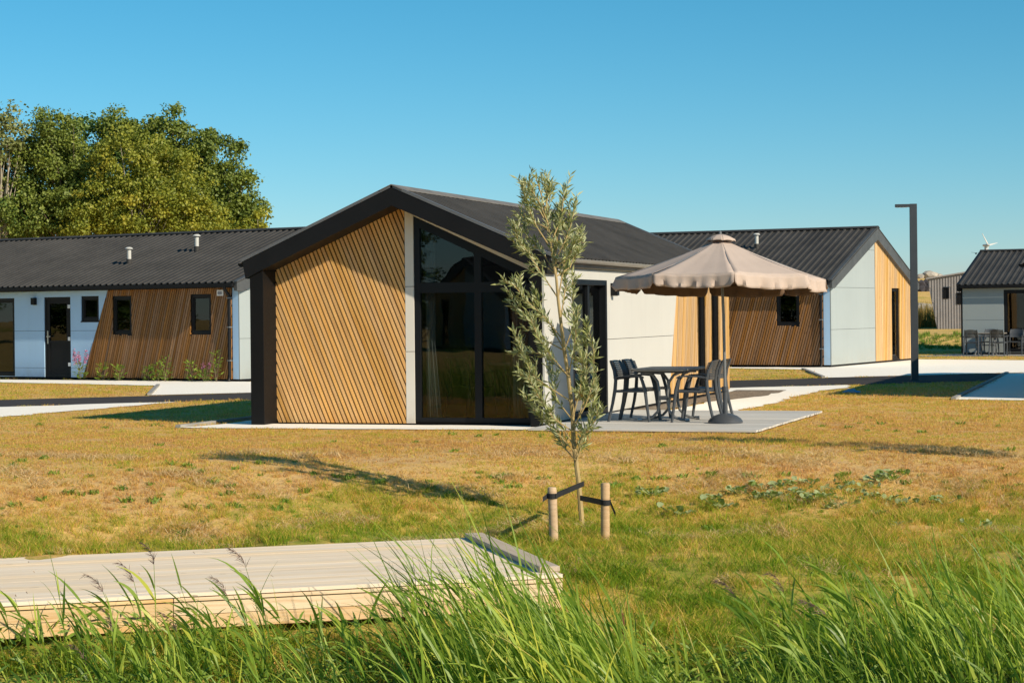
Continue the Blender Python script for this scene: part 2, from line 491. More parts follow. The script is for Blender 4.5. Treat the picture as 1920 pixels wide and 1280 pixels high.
class Frame:
    """a wall plane: s along the wall, z up, n outward"""
    def __init__(s, O, S, N):
        s.O, s.S, s.N = Vector(O), Vector(S), Vector(N)
    def pt(s, a, z, n=0.0):
        return s.O + s.S * a + s.N * n + Vector((0, 0, z))

def clip(poly, cell):
    out = poly
    n = len(cell)
    for i in range(n):
        a, b = cell[i], cell[(i + 1) % n]
        if not out:
            return []
        res = []
        def side(p):
            return (b[0] - a[0]) * (p[1] - a[1]) - (b[1] - a[1]) * (p[0] - a[0])
        for j in range(len(out)):
            p, q = out[j], out[(j + 1) % len(out)]
            sp, sq = side(p), side(q)
            if sp >= 0:
                res.append(p)
            if (sp >= 0) != (sq >= 0):
                t = sp / (sp - sq)
                res.append((p[0] + (q[0] - p[0]) * t, p[1] + (q[1] - p[1]) * t))
        out = res
    return out
def area(p):
    return 0.5 * sum(p[i][0] * p[(i + 1) % len(p)][1] - p[(i + 1) % len(p)][0] * p[i][1] for i in range(len(p)))
def cells(region, openings, seams=(), gap=0.004):
    """split a convex wall region round rectangular openings (and at horizontal seams) into convex pieces"""
    smin = min(p[0] for p in region) - 0.1; smax = max(p[0] for p in region) + 0.1
    zmin = min(p[1] for p in region) - 0.1; zmax = max(p[1] for p in region) + 0.1
    xs = sorted({smin, smax} | {o[0] for o in openings} | {o[1] for o in openings})
    out = []
    for a, b in zip(xs[:-1], xs[1:]):
        if b - a < 1e-4:
            continue
        iv = [(zmin, zmax)]
        for o in openings:
            if o[0] < b - 1e-5 and o[1] > a + 1e-5:
                nv = []
                for z0, z1 in iv:
                    if o[2] > z0: nv.append((z0, min(z1, o[2])))
                    if o[3] < z1: nv.append((max(z0, o[3]), z1))
                iv = [q for q in nv if q[1] - q[0] > 1e-4]
        for z0, z1 in iv:
            cut = [z0] + [q for q in seams if z0 < q < z1] + [z1]
            for q0, q1 in zip(cut[:-1], cut[1:]):
                lo = q0 + (gap if q0 in seams else 0); hi = q1 - (gap if q1 in seams else 0)
                c = clip([(a, lo), (b, lo), (b, hi), (a, hi)], region)
                if len(c) >= 3 and area(c) > 1e-4:
                    out.append((c, q0))
    return out
def wall(parent, F, region, openings, mat, name, n0, n1, seams=()):
    """flat panels: one object per course between seams"""
    groups = {}
    for c, q in cells(region, openings, seams):
        lvl = max([s_ for s_ in seams if s_ <= q + 1e-6], default=-9)
        groups.setdefault(lvl, []).append(c)
    for lvl in sorted(groups):
        mb = MB()
        for c in groups[lvl]:
            mb.prism([F.pt(p[0], p[1], n0) for p in c], F.N * (n1 - n0))
        mb.build(name, mat, parent)
def connected(pieces):
    """group clipped pieces that touch along a vertical cut"""
    par_ = list(range(len(pieces)))
    def root(a):
        while par_[a] != a: a = par_[a]
        return a
    def edges(q):
        return [(q[i], q[(i + 1) % len(q)]) for i in range(len(q)) if abs(q[i][0] - q[(i + 1) % len(q)][0]) < 1e-6]
    for a in range(len(pieces)):
        for b in range(a):
            for e in edges(pieces[a]):
                for f_ in edges(pieces[b]):
                    if abs(e[0][0] - f_[0][0]) < 1e-6 and min(max(e[0][1], e[1][1]), max(f_[0][1], f_[1][1])) - max(min(e[0][1], e[1][1]), min(f_[0][1], f_[1][1])) > 1e-4:
                        par_[root(a)] = root(b)
    g_ = {}
    for a in range(len(pieces)):
        g_.setdefault(root(a), []).append(pieces[a])
    return list(g_.values())
def planks(parent, F, region, openings, mat, ang, pitch, width, n0, n1, name='plank', jit=0.003):
    """boards inclined by ang from the vertical, each an object whose X runs along the board"""
    cl = [c for c, q in cells(region, openings)]
    d = (math.sin(ang), math.cos(ang)); p = (math.cos(ang), -math.sin(ang))
    pr = [q[0] * p[0] + q[1] * p[1] for q in region]
    k0 = math.floor(min(pr) / pitch); k1 = math.ceil(max(pr) / pitch)
    for k in range(k0, k1 + 1):
        c0 = k * pitch
        strip = [(c0 * p[0] - width / 2 * p[0] - 20 * d[0], c0 * p[1] - width / 2 * p[1] - 20 * d[1]),
                 (c0 * p[0] + width / 2 * p[0] - 20 * d[0], c0 * p[1] + width / 2 * p[1] - 20 * d[1]),
                 (c0 * p[0] + width / 2 * p[0] + 20 * d[0], c0 * p[1] + width / 2 * p[1] + 20 * d[1]),
                 (c0 * p[0] - width / 2 * p[0] + 20 * d[0], c0 * p[1] - width / 2 * p[1] + 20 * d[1])]
        pieces = [q for q in (clip(strip, c) for c in cl) if len(q) >= 3 and area(q) > 2e-4]
        if not pieces:
            continue
        for pieces in connected(pieces):
          j = random.uniform(-jit, jit)
          cs = sum(x[0] for q in pieces for x in q) / sum(len(q) for q in pieces)
          cz = sum(x[1] for q in pieces for x in q) / sum(len(q) for q in pieces)
          X = F.S * d[0] + Vector((0, 0, d[1])); Z = F.N; Y = Z.cross(X)
          mt = Matrix((X, Y, Z)).transposed().to_4x4()
          mt.translation = F.pt(cs, cz, n0)
          inv = mt.inverted()
          mb = MB()
          for q in pieces:
              mb.prism([inv @ F.pt(x[0], x[1], n0) for x in q], Vector((0, 0, n1 - n0 + j)))
          o = mb.build(name, mat, parent)
          o.matrix_local = mt
def frame_bars(mb, F, s0, s1, z0, z1, bar, n0, n1):
    mb.fbox(F, s0, s0 + bar, z0, z1, n0, n1); mb.fbox(F, s1 - bar, s1, z0, z1, n0, n1)
    mb.fbox(F, s0 + bar, s1 - bar, z0, z0 + bar, n0, n1); mb.fbox(F, s0 + bar, s1 - bar, z1 - bar, z1, n0, n1)
def window(parent, F, s0, s1, z0, z1, bar=0.07, n0=-0.07, n1=-0.005, name='window', glass='glass', sill=True, sash=True):
    mb = MB(); frame_bars(mb, F, s0, s1, z0, z1, bar, n0, n1)
    w = mb.build(name, M['frame'], parent, bevel=0.004)
    if sash:
        sb = MB(); frame_bars(sb, F, s0 + bar, s1 - bar, z0 + bar, z1 - bar, 0.035, n0 + 0.012, n1 - 0.015)
        sb.build('sash', M['black'], w)
        e = 0.035
    else:
        e = 0.0
    MB().fbox(F, s0 + bar + e, s1 - bar - e, z0 + bar + e, z1 - bar - e, n0 + 0.03, n0 + 0.038).build('pane', M[glass], w)
    if sill:
        MB().fbox(F, s0 - 0.01, s1 + 0.01, z0 - 0.03, z0, n0 + 0.01, 0.035).build('sill', M['black'], w)
    return w

def roof_sheet(parent, R0, L, A, length, run, slope, pitch=0.2, mat='roof'):
    """trapezoidal roofing sheet with real ribs, thick at the eave"""
    h = 0.032; L = Vector(L); A = Vector(A); R0 = Vector(R0)
    prof = []
    n = int(length / pitch)
    for k in range(n + 1):
        b = k * pitch
        for q, z in ((0.0, 0), (0.52, 0), (0.64, h), (0.88, h)):
            l = b + q * pitch
            if l <= length:
                prof.append((l, z))
    prof.append((length, 0))
    mb = MB(); m = len(prof); up = Vector((0, 0, 1))
    for w in (0.0, run):
        for dz in (0.0, -0.012):
            for l, z in prof:
                mb.v.append(tuple(R0 + L * l + A * w + up * (z - slope * w + dz)))
    for i in range(m - 1):
        mb.f.append((i, i + 1, 2 * m + i + 1, 2 * m + i))
        mb.f.append((m + i, 3 * m + i, 3 * m + i + 1, m + i + 1))
        mb.f.append((2 * m + i, 2 * m + i + 1, 3 * m + i + 1, 3 * m + i))
        mb.f.append((i, m + i, m + i + 1, i + 1))
    mb.f.append((0, 2 * m, 3 * m, m)); mb.f.append((m - 1, 2 * m - 1, 4 * m - 1, 3 * m - 1))
    return mb.build('roof_sheet', M[mat], parent)
def slab(parent, R0, L, A, length, w0, w1, slope, z0, z1, name, mat):
    L = Vector(L); A = Vector(A); R0 = Vector(R0); up = Vector((0, 0, 1))
    P = lambda l, w, z: R0 + L * l + A * w + up * (z - slope * w)
    return MB().hexa([P(0, w0, z0), P(length, w0, z0), P(length, w1, z0), P(0, w1, z0), P(0, w0, z1), P(length, w0, z1), P(length, w1, z1), P(0, w1, z1)]).build(name, M[mat], parent)
def roof_vent(parent, loc):
    o = MB().lathe([(0.055, -0.12), (0.055, 0.36), (0.05, 0.365)], 16, loc).build('roof_vent', M['pipe'], parent, smooth=True)
    MB().lathe([(0.075, -0.12), (0.068, 0.12), (0.057, 0.13)], 16, loc).build('collar', M['roof'], o, smooth=True)
    MB().lathe([(0.10, 0.385), (0.105, 0.40), (0.06, 0.435), (0.01, 0.44)], 16, loc).build('cap', M['pipe'], o, smooth=True)
    return o

# ------------------------------------------------------------------ terrain
BK_Y = np.array([1.5, 4.8, 8, 12.5, 14.4, 15.6, 17.3, 18.5, 20, 22.5, 23.5, 24.5]); BK_Z = np.array([-0.05, -1.2, -1.9, -1.75, -1.25, -0.93, -0.63, -0.565, -0.5, -0.085, -0.01, 0])
def sstep(t):
    t = np.clip(t, 0, 1); return t * t * (3 - 2 * t)
def height(x, y):
    x = np.asarray(x, float); y = np.asarray(y, float)
    yy = y - 0.29 * np.clip(np.minimum(x - 0.4, 0), -14, 0)
    z = np.interp(yy, BK_Y, BK_Z)
    bank = np.clip(-z * 2.2, 0, 1)
    z = z + bank * 0.035 * (np.sin(x * 2.1 + y * 1.3) + np.sin(x * 4.7 - y * 3.1) * 0.5)
    rise = sstep((x - 9) / 6) * sstep((y - 77) / 6) * 0.57
    dike = sstep((x - 14) / 14) * sstep((y - 125) / 70) * 3.9 * (1 - sstep((y - 205) / 30) * 0.6)
    return z + rise + dike
xs = np.concatenate([np.linspace(-2500, -60, 14)[:-1], np.linspace(-60, -14, 24)[:-1], np.arange(-14, 14, 0.22), np.linspace(14, 60, 47)[:-1], np.linspace(60, 2500, 14)])
ys = np.concatenate([np.linspace(-120, 5, 8)[:-1], np.arange(5, 27, 0.18), np.linspace(27, 75, 40)[:-1], np.linspace(75, 92, 30)[:-1], np.linspace(92, 260, 50)[:-1], np.linspace(260, 4000, 14)])
gx, gy = np.meshgrid(xs, ys)
gz = height(gx, gy)
nx, ny = len(xs), len(ys)
me = bpy.data.meshes.new('ground')
vv = np.stack([gx.ravel(), gy.ravel(), gz.ravel()], 1)
ii = (np.arange(ny - 1)[:, None] * nx + np.arange(nx - 1)[None, :]).ravel()
me.from_pydata(vv.tolist(), [], np.stack([ii, ii + 1, ii + nx + 1, ii + nx], 1).tolist())
me.polygons.foreach_set('use_smooth', [True] * len(me.polygons))
me.materials.append(M['ground'])
ground = bpy.data.objects.new('ground', me); col.objects.link(ground); struct(ground)

mb = MB(); mb.quad((-70, -60, -1.06), (70, -60, -1.06), (70, 26, -1.06), (-70, 26, -1.06))
struct(mb.build('water', M['water']))

def sheet(name, pts, z, mat):
    """a flat ground covering, triangulated"""
    bm = bmesh.new()
    f = bm.faces.new([bm.verts.new((p[0], p[1], z)) for p in pts])
    if f.normal.z < 0:
        f.normal_flip()
    bmesh.ops.triangulate(bm, faces=bm.faces[:])
    m_ = bpy.data.meshes.new(name); bm.to_mesh(m_); bm.free()
    m_.materials.append(M[mat])
    o = bpy.data.objects.new(name, m_); col.objects.link(o)
    return struct(o)
def inside(poly, x, y):
    x = np.asarray(x); y = np.asarray(y); r = np.zeros(x.shape, bool)
    n = len(poly)
    for i in range(n):
        (x0, y0), (x1, y1) = poly[i][:2], poly[(i + 1) % n][:2]
        c = ((y0 > y) != (y1 > y)) & (x < (x1 - x0) * (y - y0) / ((y1 - y0) if y1 != y0 else 1e-9) + x0)
        r ^= c
    return r
def ragged(pts, amp=0.06, step=0.35, lim=60):
    """an uneven edge, as gravel has against grass"""
    out = []
    for i in range(len(pts)):
        a = np.array(pts[i][:2], float); b = np.array(pts[(i + 1) % len(pts)][:2], float)
        n = int(min(lim, max(1, np.hypot(*(b - a)) / step)))
        for k in range(n):
            q = a + (b - a) * k / n
            if k:
                q = q + rng.normal(0, amp, 2)
            out.append((float(q[0]), float(q[1])))
    return out

HA = 0.3174
HO = (-1.675, 28.623)
def hloc(x, y):        # main chalet's own ground coordinates -> world
    return (HO[0] + x * math.cos(HA) + y * math.sin(HA), HO[1] - x * math.sin(HA) + y * math.cos(HA))
road_pts = [(-40, 25.2), (-9.94, 39.27), (-5.37, 41.4), (0, 43.7), (4.85, 45.9), (9.34, 47.9), (30, 57), (30, 52.0), (11, 44.3), (7.36, 42.7), (4.35, 41.5), (0, 40.0), (-5.02, 38.2), (-9.17, 36.1), (-40, 22)]
grav = {
 'road_gravel': ragged([(-40, 21.95), (-9.2, 36.0), (-6.2, 37.5), (-8.19, 32.3), (-14, 27), (-40, 13)]),
 'left_forecourt_gravel': [(-14.5, 52.8), (-12.5, 49.75), (-8.1, 46.3), (-7.3, 40.75), (-5.37, 41.55), (2, 44.9), (1.0, 50), (-6.3, 48.4), (-6.6, 48.6)],
 'right_forecourt_gravel': ragged([(8.3, 55.6), (5.0, 57.2), (4.9, 56.6), (7.75, 53.75), (7.25, 47.1), (9.34, 48.05), (13.5, 49.9), (22, 53.5), (19.5, 59.0), (15.3, 60.9), (12.64, 63.3), (12.3, 62.9)], 0.05),
 'path_gravel': ragged([hloc(2.75, 4.25), hloc(3.9, 4.35), (4.33, 34.2), (5.0, 36.5), (5.93, 39.4), (6.79, 40.9), (7.0, 42.4), (4.35, 41.35), (1.6, 40.4), hloc(2.75, 11.8)]),
 'chalet_gravel': ragged([hloc(-2.95, -0.82), hloc(-0.9, -0.80), hloc(2.24, -0.60), hloc(2.24, 0.3), hloc(-2.2, 0.3), hloc(-2.2, 12.6), hloc(-2.75, 12.6), hloc(-2.75, 0)], 0.025),
 'neighbour_gravel': ragged([(7.63, 35.1), (9.3, 34.3), (14, 32.4), (17.5, 44), (12.6, 49.0), (11.93, 48.9)], 0.04),
}
sheet('road', road_pts, 0.006, 'asphalt')
for k_, p_ in grav.items():
    sheet(k_, p_, 0.012, 'gravel')
soil = ragged([hloc(2.2, 4.2), hloc(2.72, 4.2), hloc(2.8, 8.0), hloc(3.3, 10.5), hloc(3.2, 12.9), hloc(2.2, 12.9)], 0.05)
sheet('soil_strip', soil, 0.018, 'soil')
pad3 = [(13.0, 66.9), (16.4, 66.4), (20, 64.8), (20, 68.0), (15.2, 69.9)]
sheet('terrace_slab', pad3, 0.010, 'kerb')
def edging(pts):
    for a, b in zip(pts[:-1], pts[1:]):
        a = Vector((*a, 0)); b = Vector((*b, 0)); d = (b - a).normalized(); n = Vector((-d.y, d.x, 0)) * 0.04
        n_ = max(1, int((b - a).length / 1.0))
        for k in range(n_):
            p = a + (b - a) * (k / n_) + d * 0.006; q = a + (b - a) * ((k + 1) / n_) - d * 0.006
            mb = MB(); up = Vector((0, 0, 0.05)); dn = Vector((0, 0, -0.1))
            mb.hexa([p - n + dn, q - n + dn, q + n + dn, p + n + dn, p - n + up, q - n + up, q + n + up, p + n + up])
            struct(mb.build('kerb_edging', M['kerb']))
edging([(-8.1, 46.3), (-7.32, 40.8)])
edging([(7.7, 53.75), (7.22, 47.1)])
edging([(7.63, 35.1), (11.93, 48.9)])
edging([hloc(-2.97, -0.84), hloc(-2.97, 3.0)])

# ------------------------------------------------------------------ main chalet
def roof_z(x):
    return 3.42 - 0.434 * abs(x)
def main_chalet(label, loc, rz, full=True):
    t = thing('holiday_chalet', label, 'chalet', loc, rz, 'holiday chalets')
    L = 12.14; HW = 2.225; REC = 0.47
    up = Vector((0, 0, 1))
    MB().box(-HW + 0.02, HW - 0.02, REC - 0.008, L - 0.02, -0.05, 0.06).build('base', M['black_matt'], t)
    MB().box(-HW + 0.14, HW - 0.14, REC + 0.1, L - 0.14, 0.06, 0.085).build('floor', M['floor'], t)
    # portal frame round the gable
    MB().box(-HW, -2.015, 0.0, REC - 0.001, 0.0, roof_z(2.1) - 0.05).build('portal_leg', M['black_matt'], t, bevel=0.004)
    MB().box(2.015, HW - 0.026, 0.0, REC - 0.001, 0.0, roof_z(2.1) - 0.05).build('portal_leg', M['black_matt'], t, bevel=0.004)
    lowx = [(-2.015, 3.12 - 0.434 * 2.015), (0, 3.12), (2.015, 3.12 - 0.434 * 2.015)]
    pts = [(-2.325, 2.405), (0, 3.412), (2.325, 2.405), (2.28, 2.16), (2.015, 3.12 - 0.434 * 2.015), (0, 3.12), (-2.015, 3.12 - 0.434 * 2.015), (-2.28, 2.16)]
    for sgn in (-1, 1):
        q = [(0, 3.372), (sgn * 2.325, 2.362), (sgn * 2.28, 2.12), (sgn * 2.015, 3.12 - 0.434 * 2.015), (0, 3.12)]
        MB().prism([(a, -0.03, z) for a, z in q], (0, REC + 0.028, 0)).build('barge_board', M['black'], t)
    # roof
    for sgn in (-1, 1):
        roof_sheet(t, (0, 0.0, 3.375), (0, 1, 0), (sgn, 0, 0), L + 0.02, 2.36, 0.434)
        slab(t, (0, REC + 0.01, 3.375), (0, 1, 0), (sgn, 0, 0), L - REC - 0.03, 0.0, 2.27, 0.434, -0.11, -0.02, 'roof_deck', 'membrane')
        slab(t, (0, -0.035, 3.375), (0, 1, 0), (sgn, 0, 0), 0.06, 0.02, 2.35, 0.434, 0.004, 0.048, 'verge_trim', 'trim')
        slab(t, (0, L - 0.03, 3.375), (0, 1, 0), (sgn, 0, 0), 0.06, 0.02, 2.35, 0.434, -0.15, 0.048, 'verge_trim', 'trim')
        slab(t, (0, -0.045, 3.375), (0, 1, 0), (sgn, 0, 0), L + 0.08, 0.0, 0.17, 0.434, 0.033, 0.046, 'ridge_cap', 'ridge')
    # right wall: cream panels, then boards
    FR = Frame((HW - 0.025, 0, 0), (0, 1, 0), (1, 0, 0))
    door = (1.40, 3.25, 0.05, 2.07)
    wins = [(9.40, 10.12, 0.12, 2.12), (10.55, 11.27, 0.12, 2.12)]
    top = roof_z(HW) - 0.13
    bd = lambda z: 7.14 + 0.34 * z
    wreg = [(0.003, 0.06), (bd(0.06) - 0.004, 0.06), (bd(top) - 0.004, top), (0.003, top)]
    preg = [(bd(0.06) + 0.004, 0.06), (L, 0.06), (L, top), (bd(top) + 0.004, top)]
    wall(t, FR, wreg, [door], M['white'], 'wall_panel', 0.0, 0.028, seams=(1.17, 2.22))
    wall(t, FR, [(REC, 0.06), (L, 0.06), (L, top), (REC, top)], [door] + wins, M['membrane'], 'wall', -0.115, -0.003)
    planks(t, FR, preg, wins, M['larch'], math.atan(0.34) * 0.55, 0.128, 0.112, 0.0, 0.024)
    for w in wins:
        window(t, FR, *w, n0=-0.10, n1=-0.03, bar=0.06, glass='glass_dark')
    d = MB(); frame_bars(d, FR, *door, 0.08, -0.10, 0.03)
    d.fbox(FR, 2.28, 2.38, 0.13, 1.99, -0.09, 0.0)
    dr = d.build('sliding_door', M['frame'], t, bevel=0.004)
    MB().fbox(FR, 1.48, 2.28, 0.13, 1.99, -0.05, -0.042).build('pane', M['glass_dark'], dr)
    MB().fbox(FR, 2.38, 3.17, 0.13, 1.99, -0.08, -0.072).build('pane', M['glass_dark'], dr)
    MB().fbox(FR, 1.40, 3.25, 0.0, 0.05, -0.05, 0.06).build('threshold', M['metal'], dr)
    if full:
        lm = MB().fbox(FR, 3.45, 3.57, 1.84, 2.03, 0.028, 0.14).build('wall_lamp', M['black'], t, bevel=0.004)
        MB().fbox(FR, 3.475, 3.545, 1.832, 1.841, 0.05, 0.12).build('lens', M['whitep'], lm)
    # other walls
    FL = Frame((-HW + 0.025, 0, 0), (0, 1, 0), (-1, 0, 0))
    wall(t, FL, [(REC, 0.06), (L, 0.06), (L, top), (REC, top)], [], M['white'], 'wall_panel', -0.115, 0.02, seams=(1.17,))
    FB = Frame((0, L - 0.02, 0), (1, 0, 0), (0, 1, 0))
    gab = [(-HW + 0.14, 0.06), (HW - 0.14, 0.06), (HW - 0.14, top), (0, 3.3), (-HW + 0.14, top)]
    wall(t, FB, gab, [], M['white'], 'wall_panel', -0.115, 0.0, seams=(1.17, 2.22))
    # front gable in the recess
    FF = Frame((0, REC, 0), (1, 0, 0), (0, -1, 0))
    sof = lambda x: 3.12 - 0.434 * abs(x) + 0.1
    wood = [(-2.014, 0.025), (0.008, 0.025), (0.008, sof(0)), (0, sof(0)), (-2.014, sof(2.014))]
    jamb = [(0.015, 0.025), (0.145, 0.025), (0.145, sof(0.145)), (0.015, sof(0))]
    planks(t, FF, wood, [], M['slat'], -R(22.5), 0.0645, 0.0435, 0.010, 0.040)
    wall(t, FF, wood, [], M['membrane'], 'wall', -0.1, 0.010)
    wall(t, FF, jamb, [], M['trimgrey'] if full else M['white'], 'trim_panel', -0.1, 0.04, seams=(1.05, 1.98))
    fz = lambda x: 2.985 - 0.462 * (x - 0.15)          # top edge of the window frame
    wall(t, FF, [(0.147, fz(0.147) + 0.002), (2.014, fz(2.014) + 0.002), (2.014, sof(2.014)), (0.147, sof(0.147))], [], M['trimgrey'], 'trim_panel', -0.1, 0.036)
    fm = MB()
    fm.fbox(FF, 0.15, 0.235, 0.045, 2.87, -0.06, 0.025)
    fm.fbox(FF, 1.845, 2.012, 0.045, 2.0, -0.06, 0.025)
    fm.fbox(FF, 0.235, 1.845, 0.045, 0.105, -0.06, 0.024)
    fm.fbox(FF, 0.235, 1.845, 1.885, 2.03, -0.06, 0.022)
    fm.prism([FF.pt(0.15, fz(0.15) - 0.13, -0.06), FF.pt(2.012, fz(2.012) - 0.13, -0.06), FF.pt(2.012, fz(2.012), -0.06), FF.pt(0.15, fz(0.15), -0.06)], FF.N * 0.09)
    fm.fbox(FF, 1.055, 1.16, 0.105, 1.885, -0.055, 0.026)
    fm.prism([FF.pt(1.055, 2.03, -0.055), FF.pt(1.16, 2.03, -0.055), FF.pt(1.16, fz(1.16) - 0.12, -0.055), FF.pt(1.055, fz(1.055) - 0.12, -0.055)], FF.N * 0.081)
    fr = fm.build('gable_window', M['frame'], t)
    pane = lambda q: MB().prism([FF.pt(a, z, -0.02) for a, z in q], FF.N * 0.008).build('pane', M['glass'], fr)
    pane([(0.235, 0.105), (1.055, 0.105), (1.055, 1.885), (0.235, 1.885)])
    pane([(1.16, 0.105), (1.845, 0.105), (1.845, 1.885), (1.16, 1.885)])
    pane([(0.235, 2.03), (1.055, 2.03), (1.055, fz(1.055) - 0.12), (0.235, fz(0.235) - 0.12)])
    pane([(1.16, 2.03), (1.85, 2.03), (1.845, fz(1.845) - 0.12), (1.16, fz(1.16) - 0.12)])
    # gutters and eave boards
    for sgn in (-1, 1):
        slab(t, (0, REC, 3.375), (0, 1, 0), (sgn, 0, 0), L - REC, 2.272, 2.30, 0.434, -0.14, -0.02, 'eave_board', 'ridge' if sgn > 0 else 'black')
        g = MB(); n = 9
        for yy in (0.02, L - 0.02):
            for ro in (0.055, 0.048):
                for k in range(n):
                    an = math.pi + math.pi * k / (n - 1)
                    g.v.append((sgn * 2.368 + ro * math.cos(an), yy, 2.345 + ro * math.sin(an)))
        for k in range(n - 1):
            g.f += [(k, k + 1, 2 * n + k + 1, 2 * n + k), (n + k, n + k + 1, 3 * n + k + 1, 3 * n + k), (k, k + 1, n + k + 1, n + k), (2 * n + k, 2 * n + k + 1, 3 * n + k + 1, 3 * n + k)]
        g.f += [(0, n, 3 * n, 2 * n), (n - 1, 2 * n - 1, 4 * n - 1, 3 * n - 1)]
        g.f.append(tuple(range(n)))
        g.build('gutter', M['zinc'] if sgn > 0 else M['black'], t, smooth=True)
    # inner partition
    MB().box(-HW + 0.14, HW - 0.14, 4.6, 4.68, 0.085, 2.36).build('partition', M['inner'], t)
    MB().box(0.02, 0.10, REC + 0.02, 0.9, 0.085, 2.9).build('partition', M['inner'], t)
    return t
main = main_chalet('nearest chalet with a black gable frame, slanted larch boards and a tall gable window', (HO[0], HO[1], 0), -HA)
nb = main_chalet('chalet beyond the right edge whose roof shades the lawn by the lamp post', (11.12, 34.5, 0), -HA, False)

# ------------------------------------------------------------------ long chalets behind
def long_chalet(label, loc, rz, x0, x1, W, zr, front, gable_right, wmat, gmat, plank_mat):
    """front along X at y=0; gable end (if shown) at x = 0"""
    t = thing('holiday_chalet', label, 'chalet', loc, rz, 'holiday chalets')
    sl = (zr - 2.42) / (W / 2 + 0.1)
    zt = zr - sl * W / 2 - 0.10
    MB().box(x0 + 0.03, x1 - 0.03, 0.03, W - 0.03, -0.05, 0.07).build('base', M['black_matt'], t)
    MB().box(x0 + 0.2, x1 - 0.3, 0.2, W - 0.2, 0.07, 0.09).build('floor', M['floor'], t)
    ov = 0.12
    for A, y in (((0, -1, 0), 1), ((0, 1, 0), -1)):
        roof_sheet(t, (x1 + (ov if gable_right else 0.1), W / 2, zr), (-1, 0, 0), A, x1 - x0 + ov + 0.1, W / 2 + 0.22, sl, 0.205)
        slab(t, (x1 - 0.02, W / 2, zr), (-1, 0, 0), A, x1 - x0 - 0.04, 0.0, W / 2 + 0.14, sl, -0.13, -0.02, 'roof_deck', 'membrane')
        slab(t, (x1 + ov, W / 2, zr), (-1, 0, 0), A, x1 - x0 + ov + 0.1, 0.0, 0.14, sl, 0.036, 0.055, 'ridge_cap', 'roof')
        slab(t, (x1 - 0.02, W / 2, zr), (-1, 0, 0), A, x1 - x0 - 0.04, W / 2 + 0.142, W / 2 + 0.17, sl, -0.14, -0.02, 'eave_board', 'black')
    zg = zr - sl * (W / 2 + 0.2) - 0.02
    g = MB().box(x0, x1 + 0.02, -0.29, -0.19, zg - 0.09, zg - 0.08)
    g.box(x0, x1 + 0.02, -0.29, -0.28, zg - 0.08, zg); g.box(x1 + 0.01, x1 + 0.02, -0.28, -0.19, zg - 0.08, zg)
    g.build('gutter', M['black'], t)
    F = Frame((0, 0, 0), (1, 0, 0), (0, -1, 0))
    ops = front.get('openings', [])
    allr = [(x0 + 0.02, 0.07), (x1 - 0.22, 0.07), (x1 - 0.22, zt), (x0 + 0.02, zt)]
    wall(t, F, allr, ops, M['membrane'], 'wall', -0.12, -0.003)
    for reg in front.get('white', []):
        wall(t, F, [(a, zt if z is None else z) for a, z in reg], ops, wmat, 'wall_panel', 0.0, 0.03, seams=front.get('seams', ()))
    for reg in front.get('wood', []):
        planks(t, F, [(a, zt if z is None else z) for a, z in reg], ops, plank_mat, front['ang'], 0.068, 0.048, 0.008, 0.036)
    # remaining walls
    MB().fbox(Frame((0, W, 0), (1, 0, 0), (0, 1, 0)), x0 + 0.02, x1 - 0.2, 0.07, zt, -0.12, 0.02).build('wall_panel', wmat, t)
    MB().box(x0 + 0.2, x1 - 0.3, 3.2, 3.28, 0.09, 2.3).build('partition', M['inner'], t)
    gz_ = lambda y: zr - sl * abs(y - W / 2) - 0.13
    for X, N, on in ((x1, 1, gable_right), (x0, -1, False)):
        FG = Frame((X - (0.03 if N > 0 else -0.03), 0, 0), (0, 1, 0), (N, 0, 0))
        full = [(0.0, 0.07), (W, 0.07), (W, gz_(W)), (W / 2, gz_(W / 2)), (0.0, gz_(0))]
        if on:
            wv = (5.62, 6.43, 0.09, 2.21)
            wall(t, FG, [(0.12, 0.07), (W - 0.12, 0.07), (W - 0.12, gz_(W)), (W / 2, gz_(W / 2)), (0.12, gz_(0))], [wv], M['membrane'], 'wall', -0.12, -0.003)
            wall(t, FG, [(-0.0, 0.07), (W / 2 - 0.02, 0.07), (W / 2 - 0.02, gz_(W / 2)), (0.0, gz_(0))], [], gmat, 'wall_panel', 0.0, 0.03, seams=(1.04, 2.2, 3.3))
            MB().box(x1 - 0.215, x1 - 0.033, -0.0, 0.03, 0.07, zt).build('corner_panel', wmat, t)
            planks(t, FG, [(W / 2 + 0.02, 0.07), (W, 0.07), (W, gz_(W)), (W / 2 + 0.02, gz_(W / 2))], [wv], M['larch'], R(4.5), 0.138, 0.124, 0.0, 0.032)
            window(t, FG, *wv, n0=-0.08, n1=-0.02, bar=0.06)
        else:
            wall(t, FG, full, [], gmat, 'wall_panel', -0.12, 0.03, seams=(1.2,))
        if N < 0 and not gable_right:
            pass
        for sgn in (-1, 1):
            q = [(W / 2, zr + 0.03), (W / 2 + sgn * (W / 2 + 0.2), zr + 0.03 - sl * (W / 2 + 0.2)), (W / 2 + sgn * (W / 2 + 0.2), zr - 0.2 - sl * (W / 2 + 0.2)), (W / 2 + sgn * W / 2 * 0.999, gz_(0) - 0.16), (W / 2, gz_(W / 2) - 0.22)]
            xa = X + (0.004 if N > 0 else -0.104)
            MB().prism([(xa, a, z) for a, z in q], (0.1 if on or N < 0 else 0.02, 0, 0)).build('barge_board', M['barge'] if on else M['black'], t)
